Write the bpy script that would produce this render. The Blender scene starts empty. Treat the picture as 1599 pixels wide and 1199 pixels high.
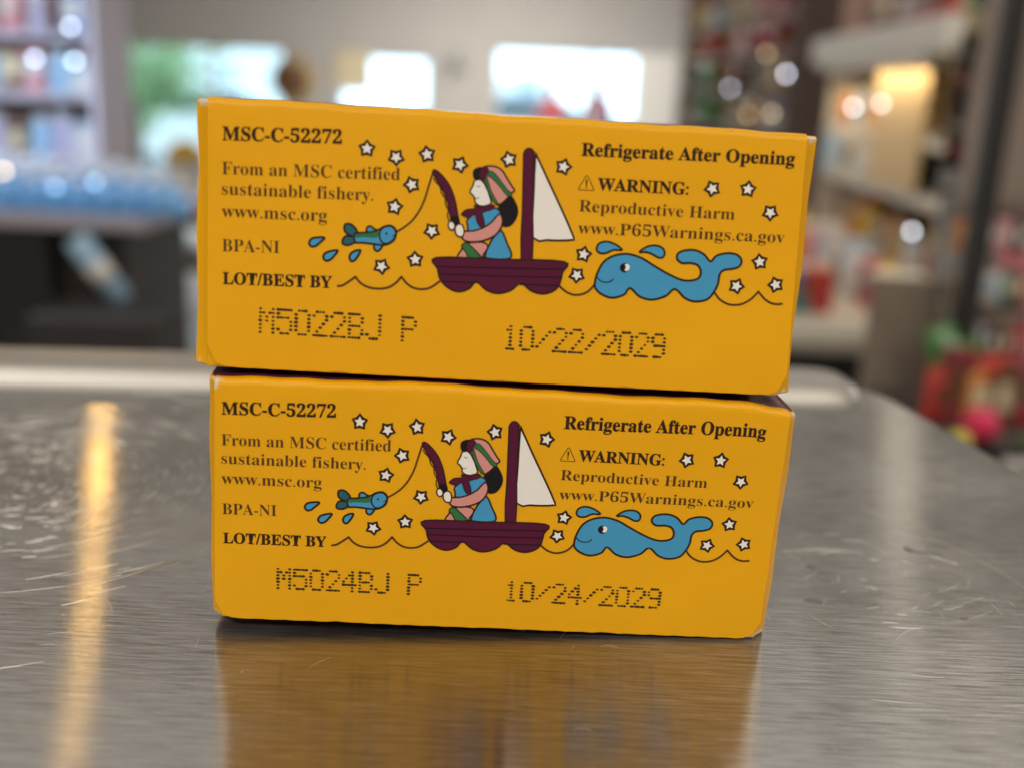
import bpy, bmesh, math, random
from mathutils import Vector, Matrix
from mathutils.geometry import tessellate_polygon
R = math.radians
random.seed(7)
sc = bpy.context.scene
COL = sc.collection

# ---------------------------------------------------------------- camera
F, PHI, RHO, HC = 1648.12, 0.27366, 0.04531, 0.07954     # focal (px of 1599), pitch, roll, eye height over the steel top
fw = Vector((0, math.cos(PHI), -math.sin(PHI))); rt = Vector((1, 0, 0)); upv = rt.cross(fw)
CAM = Vector((0, 0, HC))
cr, sr = math.cos(RHO), math.sin(RHO)
right = rt * cr + upv * sr
up = -rt * sr + upv * cr
right = rt * cr + upv * sr
cd = bpy.data.cameras.new('camera')
co = bpy.data.objects.new('camera', cd); COL.objects.link(co)
m = Matrix((right, up, -fw)).transposed().to_4x4(); m.translation = CAM
co.matrix_world = m
cd.sensor_width = 36; cd.lens = F / 1599 * 36
cd.clip_start = 0.01; cd.clip_end = 300
cd.dof.use_dof = True; cd.dof.focus_distance = 0.155; cd.dof.aperture_fstop = 10.2
sc.camera = co

# ---------------------------------------------------------------- world: pale daylight seen through the shop windows
w = bpy.data.worlds.new('World'); sc.world = w; w.use_nodes = True
bg = w.node_tree.nodes['Background']; bg.inputs[0].default_value = (0.62, 0.84, 1.0, 1); bg.inputs[1].default_value = 4.4
vs = sc.view_settings; vs.view_transform = 'Standard'; vs.look = 'None'; vs.exposure = 0; vs.gamma = 1

FLOOR, CEIL, BACK = -1.25, 1.75, 12.0

def area(name, loc, size, power, col, rot=(0, 0, 0), sy=None):
    l = bpy.data.lights.new(name, 'AREA'); l.energy = power; l.color = col; l.size = size
    if sy: l.shape = 'RECTANGLE'; l.size_y = sy
    o = bpy.data.objects.new(name, l); COL.objects.link(o); o.location = loc; o.rotation_euler = rot
    return o

# ---------------------------------------------------------------- helpers
def px(x, y, Y):
    """the point of the place, Y metres ahead, that the photograph shows at x, y"""
    X, V = x - 799.5, y - 599.5
    a = cr * X + sr * V; b = -sr * X + cr * V
    d = fw * F + rt * a - upv * b
    return CAM + d * (Y / d.y)

MATS = {}
def mat(name, col, rough=0.5, metal=0.0, spec=0.5, noise=0.0, nscale=30, bump=0.0, emit=None, coat=0, alpha=None, trans=0):
    if name in MATS: return MATS[name]
    m = bpy.data.materials.new(name); m.use_nodes = True; nt = m.node_tree
    p = nt.nodes['Principled BSDF']
    p.inputs['Base Color'].default_value = (*col, 1); p.inputs['Roughness'].default_value = rough
    p.inputs['Metallic'].default_value = metal; p.inputs['Specular IOR Level'].default_value = spec
    p.inputs['Coat Weight'].default_value = coat; p.inputs['Transmission Weight'].default_value = trans
    if emit: p.inputs['Emission Color'].default_value = (*emit[0], 1); p.inputs['Emission Strength'].default_value = emit[1]
    if noise or bump:
        tc = nt.nodes.new('ShaderNodeTexCoord'); n = nt.nodes.new('ShaderNodeTexNoise')
        n.inputs['Scale'].default_value = nscale; n.inputs['Detail'].default_value = 5
        nt.links.new(tc.outputs['Object'], n.inputs['Vector'])
        if noise:
            mx = nt.nodes.new('ShaderNodeMix'); mx.data_type = 'RGBA'
            mx.inputs['A'].default_value = (*[c * (1 - noise) for c in col], 1)
            mx.inputs['B'].default_value = (*[min(1, c * (1 + noise)) for c in col], 1)
            nt.links.new(n.outputs['Fac'], mx.inputs['Factor']); nt.links.new(mx.outputs['Result'], p.inputs['Base Color'])
        if bump:
            b = nt.nodes.new('ShaderNodeBump'); b.inputs['Strength'].default_value = bump; b.inputs['Distance'].default_value = 0.002
            nt.links.new(n.outputs['Fac'], b.inputs['Height']); nt.links.new(b.outputs['Normal'], p.inputs['Normal'])
    MATS[name] = m
    return m

def link(name, me, mats, parent=None, smooth=False):
    o = bpy.data.objects.new(name, me); COL.objects.link(o)
    for m in (mats if isinstance(mats, (list, tuple)) else [mats]): me.materials.append(m)
    if smooth:
        for p in me.polygons: p.use_smooth = True
    if parent: o.parent = parent
    return o

def from_bm(name, bm, mats, parent=None, smooth=False):
    bmesh.ops.recalc_face_normals(bm, faces=bm.faces)
    me = bpy.data.meshes.new(name); bm.to_mesh(me); bm.free()
    return link(name, me, mats, parent, smooth)

def thing(name, label, cat, loc=(0, 0, 0), rz=0, group=None):
    o = bpy.data.objects.new(name, None); COL.objects.link(o); o.location = loc; o.rotation_euler.z = rz
    o.empty_display_size = .05
    tag(o, label, cat, group); return o

def tag(o, label, cat, group=None):
    o['label'] = label; o['category'] = cat
    if group: o['group'] = group
    return o

def kind(o, k='structure'):
    o['kind'] = k; return o

def bx(bm, x0, x1, y0, y1, z0, z1, bev=0.0, mi=0):
    vs_ = [bm.verts.new((x, y, z)) for x in (x0, x1) for y in (y0, y1) for z in (z0, z1)]
    fs = [bm.faces.new([vs_[i] for i in f]) for f in ((0, 1, 3, 2), (4, 6, 7, 5), (0, 4, 5, 1), (2, 3, 7, 6), (0, 2, 6, 4), (1, 5, 7, 3))]
    for f in fs: f.material_index = mi
    if bev:
        es = list({e for f in fs for e in f.edges})
        r = bmesh.ops.bevel(bm, geom=es, offset=bev, segments=2, profile=.6, affect='EDGES')
        for f in r['faces']: f.material_index = mi
    return fs

def box(name, x0, x1, y0, y1, z0, z1, m, parent=None, bev=0.004):
    bm = bmesh.new(); bx(bm, x0, x1, y0, y1, z0, z1, bev)
    return from_bm(name, bm, m, parent)

def lathe(bm, prof, n=14, cx=0, cy=0, mi=0):
    rings = []
    for r, z in prof:
        rings.append([bm.verts.new((cx + r * math.cos(6.2832 * k / n), cy + r * math.sin(6.2832 * k / n), z)) for k in range(n)])
    for a, b in zip(rings, rings[1:]):
        for k in range(n):
            f = bm.faces.new((a[k], a[(k + 1) % n], b[(k + 1) % n], b[k])); f.material_index = mi; f.smooth = True
    for rg in (rings[0], rings[-1]):
        try: bm.faces.new(rg).material_index = mi
        except ValueError: pass

def lathed(name, prof, m, parent=None, n=14):
    bm = bmesh.new(); lathe(bm, prof, n); return from_bm(name, bm, m, parent)

def copy_tree(o, loc, label=None, rz=None):
    c = o.copy(); COL.objects.link(c); c.location = loc
    if rz is not None: c.rotation_euler.z = rz
    if label: c['label'] = label
    for ch in list(o.children):
        d = ch.copy(); COL.objects.link(d); d.parent = c
        for g in list(ch.children):
            e = g.copy(); COL.objects.link(e); e.parent = d
    return c

PWR = [34, 23, 30, 74, 150, 4.5, 7]
# ---------------------------------------------------------------- room
wall_m = mat('painted_wall', (0.50, 0.475, 0.46), 0.8, noise=0.05, nscale=2)
ceil_m = mat('ceiling_paint', (0.84, 0.83, 0.81), 0.9)
floor_m = mat('shop_floor', (0.46, 0.43, 0.40), 0.35, noise=0.15, nscale=3)
kind(box('floor', -7, 7, -3, BACK, FLOOR - .1, FLOOR, floor_m, bev=0))
kind(box('ceiling', -7, 7, -3, BACK, CEIL, CEIL + .1, ceil_m, bev=0))
kind(box('left_wall', -7.1, -7, -3, BACK, FLOOR, CEIL, wall_m, bev=0))
kind(box('right_wall', 7, 7.1, -3, BACK, FLOOR, CEIL, wall_m, bev=0))
kind(box('rear_wall', -7.1, 7.1, -3.1, -3, FLOOR, CEIL, wall_m, bev=0))

# front wall with three glazed openings to the street
OPEN = [(-4.46, -2.62, FLOOR + .02, 0.40), (-2.06, -1.04, -0.75, 0.36), (-0.36, 1.62, -0.75, 0.50)]
bm = bmesh.new()
xs = [-7.1]
for a in OPEN: xs += [a[0], a[1]]
xs.append(7.1)
for i in range(0, len(xs), 2): bx(bm, xs[i], xs[i + 1], BACK, BACK + .2, FLOOR - .1, CEIL + .1)
for a in OPEN:
    bx(bm, a[0], a[1], BACK, BACK + .2, a[3], CEIL + .1)
    if a[2] > FLOOR + .1: bx(bm, a[0], a[1], BACK, BACK + .2, FLOOR - .1, a[2])
    else: bx(bm, a[0], a[1], BACK, BACK + .2, FLOOR - .1, a[2])
kind(from_bm('front_wall', bm, wall_m))
glass = bpy.data.materials.new('window_glass'); glass.use_nodes = True
nt = glass.node_tree; nt.nodes.clear()
tr = nt.nodes.new('ShaderNodeBsdfTransparent'); gl = nt.nodes.new('ShaderNodeBsdfGlossy'); mx = nt.nodes.new('ShaderNodeMixShader'); oo = nt.nodes.new('ShaderNodeOutputMaterial')
tr.inputs[0].default_value = (.93, .97, .97, 1); gl.inputs['Roughness'].default_value = .02; mx.inputs[0].default_value = .06
nt.links.new(tr.outputs[0], mx.inputs[1]); nt.links.new(gl.outputs[0], mx.inputs[2]); nt.links.new(mx.outputs[0], oo.inputs[0])
frame_m = mat('window_frame_paint', (0.55, 0.54, 0.52), .5)
for (x0, x1, z0, z1), lab, cat, mull in zip(OPEN, ('tall glazed shop door and side light at the left with green tree outside',
        'middle shop window, the small one with a pale blind on its left', 'wide bright shop window at the right with street people outside'), ('door', 'window', 'window'), ([-3.42], [], [.72])):
    t = thing('glazed_door' if cat == 'door' else 'shop_window', lab, cat, (0, BACK + .06, 0))
    for (a, b, c, d) in ((x0, x0 + .05, z0, z1), (x1 - .05, x1, z0, z1), (x0 + .05, x1 - .05, z1 - .05, z1), (x0 + .05, x1 - .05, z0, z0 + .05)):
        box('frame', a, b, -.03, .03, c, d, frame_m, t)
    for q in mull: box('mullion', q - .025, q + .025, -.028, .028, z0 + .05, z1 - .05, frame_m, t)
    e = [x0] + mull + [x1]
    for a, b in zip(e, e[1:]): box('pane', a + .052, b - .052, -.003, .003, z0 + .052, z1 - .052, glass, t, bev=0)
    if cat == 'door': lathed('handle', [(.0, -.6), (.015, -.6), (.015, -.2), (0, -.2)], mat('brass', (.6, .45, .2), .3, 1), t).location = (-3.5, -.06, 0)

# street outside
kind(box('street_ground', -30, 30, BACK + .2, 70, -1.62, -1.5, mat('asphalt', (.22, .22, .225), .9, noise=.2, nscale=1), bev=0))
kind(box('pavement', -30, 30, BACK + .2, 15.5, -1.5, -1.40, mat('pavement_concrete', (.5, .49, .47), .85, noise=.1), bev=0))
# unseen ceiling panels, placed to fill shop, shelf fronts and steel with light
lamp_m = mat('lamp_housing', (.7, .7, .7), .5)
PL = [(-.9, -1.6, 1.0), (1.0, -1.6, 1.0), (-3.4, 2.2, .9), (3.5, 1.9, 1.0), (-.3, 9.6, .9), (-.8, 1.7, 1), (.8, 1.7, 1)]
for i, (x, y, k) in enumerate(PL):
    lab = ['unseen ceiling fill panel behind the counter on its left side', 'unseen ceiling fill panel behind the counter on its right side', 'unseen ceiling fill panel over the left end of the display counter',
           'unseen ceiling fill panel over the right hand shelves', 'unseen ceiling fill panel nearest the street windows', 'unseen ceiling fill panel above the steel counter, the left one', 'unseen ceiling fill panel above the steel counter, the right one'][i]
    t = thing('ceiling_fill', lab, 'ceiling light', (x, y, CEIL), group='unseen ceiling fill panels')
    box('housing', -.62, .62, -.32, .32, -.05, 0, lamp_m, t)
    a = area('panel_glow', (0, 0, -.055), 1.16, PWR[i], (1, .95, .86), sy=.56); a.parent = t
def pendant(loc, r, col, s, lab):
    t = thing('pendant_lamp', lab, 'pendant lamp', loc)
    lathed('bulb', [(.001, -r), (r * .6, -r * .8), (r, 0), (r * .75, r * .7), (r * .3, r), (.001, r)], mat('bulb' + str(s), col, emit=(col, s)), t, 18)
    lathed('cap', [(.001, r * 1.0), (.04, r), (.04, r * 1.5), (.001, r * 1.6)], mat('bronze', (.1, .07, .05), .4, 1), t)
    lathed('cord', [(.004, r * 1.5), (.004, CEIL - loc[2])], mat('black_cord', (.02, .02, .02), .6), t, 6)
pendant((-1.52, 3.67, 1.37), .027, (1, .56, .14), 270, 'bare warm pendant bulb over the left display, mirrored as a gold streak')
pendant((1.30, 3.30, 1.13), .075, (1, .90, .72), 7, 'bare white pendant bulb over the right shelves')
pendant((-1.3, -.9, 1.30), .035, (1, .82, .6), 420, 'unseen added glint bulb behind the counter on the left')  # the two rear bulbs are unseen, added to throw glints on the stock
pendant((1.1, -1.2, 1.35), .035, (1, .86, .66), 420, 'unseen added glint bulb behind the counter on the right')

# ---------------------------------------------------------------- steel counter
steel = bpy.data.materials.new('brushed_steel'); steel.use_nodes = True
nt = steel.node_tree; N = nt.nodes; K = nt.links.new
nt.nodes.remove(N['Principled BSDF'])
out = N['Material Output']
p = N.new('ShaderNodeBsdfAnisotropic'); p.distribution = 'GGX'; p.inputs['Anisotropy'].default_value = .86
p2 = N.new('ShaderNodeBsdfAnisotropic'); p2.distribution = 'GGX'; p2.inputs['Roughness'].default_value = .40; p2.inputs['Anisotropy'].default_value = .6
ms = N.new('ShaderNodeMixShader'); ms.inputs[0].default_value = .15
p3 = N.new('ShaderNodeBsdfAnisotropic'); p3.distribution = 'GGX'; p3.inputs['Roughness'].default_value = .12; p3.inputs['Anisotropy'].default_value = .3
ms2 = N.new('ShaderNodeMixShader'); ms2.inputs[0].default_value = .05
K(p.outputs[0], ms.inputs[1]); K(p2.outputs[0], ms.inputs[2]); K(ms.outputs[0], ms2.inputs[1]); K(p3.outputs[0], ms2.inputs[2]); K(ms2.outputs[0], out.inputs['Surface'])
GA = .055
tc = N.new('ShaderNodeTexCoord'); mp = N.new('ShaderNodeMapping'); mp.inputs['Rotation'].default_value = (0, 0, -GA); mp.inputs['Scale'].default_value = (110, 2300, 40)
n1 = N.new('ShaderNodeTexNoise'); n1.inputs['Scale'].default_value = 1.0; n1.inputs['Detail'].default_value = 6; n1.inputs['Roughness'].default_value = .7
K(tc.outputs['Object'], mp.inputs['Vector']); K(mp.outputs[0], n1.inputs['Vector'])
mp2 = N.new('ShaderNodeMapping'); mp2.inputs['Rotation'].default_value = (0, 0, -GA); mp2.inputs['Scale'].default_value = (12, 40, 10)
n2 = N.new('ShaderNodeTexNoise'); n2.inputs['Scale'].default_value = 1.0; n2.inputs['Detail'].default_value = 5
K(tc.outputs['Object'], mp2.inputs['Vector']); K(mp2.outputs[0], n2.inputs['Vector'])
def ramp(src, a, b, lo_, hi_):
    r = N.new('ShaderNodeMapRange'); r.inputs[1].default_value = a; r.inputs[2].default_value = b; r.inputs[3].default_value = lo_; r.inputs[4].default_value = hi_
    K(src, r.inputs[0]); return r.outputs[0]
rg1 = ramp(n1.outputs['Fac'], .3, .7, -.045, .045); rg2 = ramp(n2.outputs['Fac'], .35, .65, .125, .16)
ad = N.new('ShaderNodeMath'); ad.operation = 'ADD'; K(rg1, ad.inputs[0]); K(rg2, ad.inputs[1]); K(ad.outputs[0], p.inputs['Roughness'])
v = N.new('ShaderNodeCombineXYZ'); v.inputs[0].default_value = math.cos(GA); v.inputs[1].default_value = math.sin(GA)
cmix = N.new('ShaderNodeMix'); cmix.data_type = 'RGBA'; cmix.inputs['A'].default_value = (.26, .255, .25, 1); cmix.inputs['B'].default_value = (.50, .49, .48, 1)
K(ramp(n1.outputs['Fac'], .32, .68, 0, 1), cmix.inputs['Factor'])
bp = N.new('ShaderNodeBump'); bp.inputs['Strength'].default_value = .35; bp.inputs['Distance'].default_value = .000018
K(n1.outputs['Fac'], bp.inputs['Height'])
for q in (p, p2, p3):
    K(v.outputs[0], q.inputs['Tangent']); K(cmix.outputs['Result'], q.inputs['Color']); K(bp.outputs[0], q.inputs['Normal'])

counter = thing('steel_counter', 'brushed stainless steel counter top with raised back rim and scratched surface', 'counter', (0, 0, 0))
def edge_x(y): return .1035 + (.297 - y) * .19
bm = bmesh.new()                                            # top: polygon swept with a rolled right edge
outl = [(-.75, -.12), (edge_x(-.12), -.12), (edge_x(.27), .27), (edge_x(.285), .285), (edge_x(.285) - .004, .294), (.094, .2985), (-.75, .231)]
prof = [(0.0, 0.0), (.0012, -.0004), (.002, -.0014), (.0022, -.028)]
def inset(pts, d):
    c = [Vector(p_) for p_ in pts]; out = []
    for i, q in enumerate(c):
        a = (q - c[i - 1]).normalized(); b = (c[(i + 1) % len(c)] - q).normalized()
        na = Vector((a.y, -a.x)); nb = Vector((b.y, -b.x)); mm = (na + nb).normalized(); k = d / max(.4, mm.dot(na))
        out.append(q + mm * k)
    return out
rings = [[bm.verts.new((q.x, q.y, z)) for q in inset(outl, d)] for d, z in prof]
bm.faces.new(rings[0])
for a, b in zip(rings, rings[1:]):
    for k in range(len(a)): bm.faces.new((a[k], b[k], b[(k + 1) % len(a)], a[(k + 1) % len(a)]))
bm.faces.new(rings[-1])
from_bm('top', bm, steel, counter)
# raised rim along the back
bm = bmesh.new()
pr = [(-.0005, .0003), (.0008, .0022), (.0022, .0050), (.0040, .0062), (.0075, .0067), (.0150, .0067), (.0185, .0060), (.0205, .0044), (.0212, -.025), (.0, -.025)]
stations = []
ang = math.atan2(.0182, .2253)
for s, sc_ in [(-.78, 1), (-.3, 1), (-.05, 1), (.04, 1), (.070, 1), (.084, 1), (.089, .96), (.0925, .86), (.0950, .68), (.0963, .42), (.0968, .1)]:
    base = Vector((s, .258 + (s + .1308) * .0808, 0)); ring = []
    mid = .0105
    for d, z in pr:
        dd = mid + (d - mid) * (1 if sc_ == 1 else .55 + .45 * sc_)
        ring.append(bm.verts.new((base.x - math.sin(ang) * dd, base.y + math.cos(ang) * dd, z * sc_ if z > 0 else z)))
    stations.append(ring)
for a, b in zip(stations, stations[1:]):
    for k in range(len(a)): bm.faces.new((a[k], b[k], b[(k + 1) % len(a)], a[(k + 1) % len(a)]))
bm.faces.new(stations[0]); bm.faces.new(stations[-1])
steel2 = mat('rim_steel', (.40, .39, .375), .48, 1, noise=.08, nscale=60)
rim = from_bm('rim', bm, steel2, counter, smooth=True)
box('apron', -.72, .092, -.08, .222, -.16, -.029, mat('counter_side', (.2, .19, .18), .5, .6), counter)
box('cabinet', -.70, .085, -.05, .200, FLOOR, -.161, mat('counter_side', (.2, .19, .18)), counter)

# scratches: fine rounded burrs standing a few microns proud, and dark scuffs
scr = bmesh.new()
def ribbon3(bm, pts, wd, z):
    prev = None
    for i, q in enumerate(pts):
        a = pts[max(0, i - 1)]; b = pts[min(len(pts) - 1, i + 1)]
        t = Vector((b[0] - a[0], b[1] - a[1])).normalized(); n = Vector((-t.y, t.x)) * wd * .5 * math.sin(math.pi * (i + .35) / (len(pts) - .3))
        c = [bm.verts.new((q[0] + n.x, q[1] + n.y, z)), bm.verts.new((q[0], q[1], z + wd * .7)), bm.verts.new((q[0] - n.x, q[1] - n.y, z))]
        if prev:
            bm.faces.new((prev[0], prev[1], c[1], c[0])); bm.faces.new((prev[1], prev[2], c[2], c[1]))
        prev = c
rs = random.Random(3)
def arc(cx, cy, r, a0, da, wd):
    n = 7
    ribbon3(scr, [(cx + r * math.cos(a0 + da * k / n), cy + r * math.sin(a0 + da * k / n)) for k in range(n + 1)], wd, .000004)
for k in range(650):                                        # swirl left of the boxes
    r = .006 + abs(rs.gauss(0, 1)) * .024
    arc(-.094 + rs.gauss(0, .004), .196 + rs.gauss(0, .004), r, rs.uniform(0, 6.28), rs.uniform(.04, .28), rs.uniform(.00004, .00011))
for k in range(60):
    arc(.062 + rs.gauss(0, .004), .168 + rs.gauss(0, .01), .004 + abs(rs.gauss(0, 1)) * .014, rs.uniform(0, 6.28), rs.uniform(.1, .5), rs.uniform(.00003, .00008))
for k in range(110):
    x, y = rs.uniform(-.13, .11), rs.uniform(.10, .26); a = rs.uniform(0, 3.14); l = rs.uniform(.0005, .007)
    ribbon3(scr, [(x + math.cos(a) * l * t / 4, y + math.sin(a) * l * t / 4 + .0004 * math.sin(t)) for t in range(5)], rs.uniform(.000015, .00003), .000004)
sm = mat('scratch_steel', (.95, .94, .92), .55, 1)
o = from_bm('scratches', scr, sm, counter); kind(o, 'stuff')
# dark scuffs on the right
bm = bmesh.new()
def blob(bm, cx, cy, a, b, rot, z=.00003, n=14, seed=1):
    r_ = random.Random(seed); pts = []
    for k in range(n):
        t = 6.2832 * k / n; rr_ = 1 + r_.uniform(-.22, .22)
        x = a * math.cos(t) * rr_; y = b * math.sin(t) * rr_
        pts.append(bm.verts.new((cx + x * math.cos(rot) - y * math.sin(rot), cy + x * math.sin(rot) + y * math.cos(rot), z)))
    bm.faces.new(pts)
scuff_m = mat('dark_scuff', (.24, .225, .21), .5, .8)
for q, s1, s2, rt_ in [((1418, 857), .0009, .0010, 0), ((1448, 864), .0033, .0005, -.22), ((1476, 872), .0012, .0003, -.5), ((1265, 884), .0011, .0007, .0), ((1264, 936), .0009, .0006, 0), ((1277, 938), .0006, .0005, -.6), ((1505, 965), .0007, .0004, 0)]:
    X, V = q[0] - 799.5, q[1] - 599.5
    d = fw * F + rt * (cr * X + sr * V) - upv * (-sr * X + cr * V); P_ = CAM + d * (-HC / d.z)
    bm = bmesh.new(); blob(bm, P_.x, P_.y, s1, s2, rt_, seed=q[0]); from_bm('scuff_mark', bm, scuff_m, counter)
TEXTS = [('MSC-C-52272', [2.12, 31.62], [17.98, 32.02], 1.82, 'b'), ('From an MSC certified', [2.06, 27.12], [25.83, 27.61], 1.71, 'r'), ('sustainable fishery.', [2.02, 24.41], [22.31, 24.66], 1.72, 'r'), ('www.msc.org', [1.98, 21.39], [16.14, 21.53], 1.74, 'r'), ('BPA-NI', [2.03, 16.74], [9.76, 16.87], 1.73, 'r'), ('LOT/BEST BY', [2.09, 12.25], [16.95, 12.45], 1.66, 'b'), ('Refrigerate After Opening', [50.1, 32.23], [79.23, 32.61], 1.75, 'b'), ('⚠', [49.94, 27.61], [52.15, 27.62], 2.05, 's'), ('WARNING:', [52.56, 27.77], [65.03, 27.82], 1.66, 'b'), ('Reproductive Harm', [50.24, 24.75], [71.65, 24.75], 1.63, 'r'), ('www.P65Warnings.ca.gov', [50.25, 21.75], [78.85, 21.94], 1.65, 'r')]
STARS = [[21.31, 31.57], [25.24, 30.63], [29.37, 31.25], [33.82, 30.13], [27.43, 27.11], [25.22, 24.02], [30.35, 21.01], [28.21, 16.99], [23.64, 15.8], [40.38, 31.18], [47.8, 30.62], [68.25, 28.81], [73.16, 29.01], [76.51, 25.99], [75.69, 19.16], [72.76, 15.61], [78.23, 16.08], [51.23, 18.92], [50.47, 15.98]]
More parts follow.
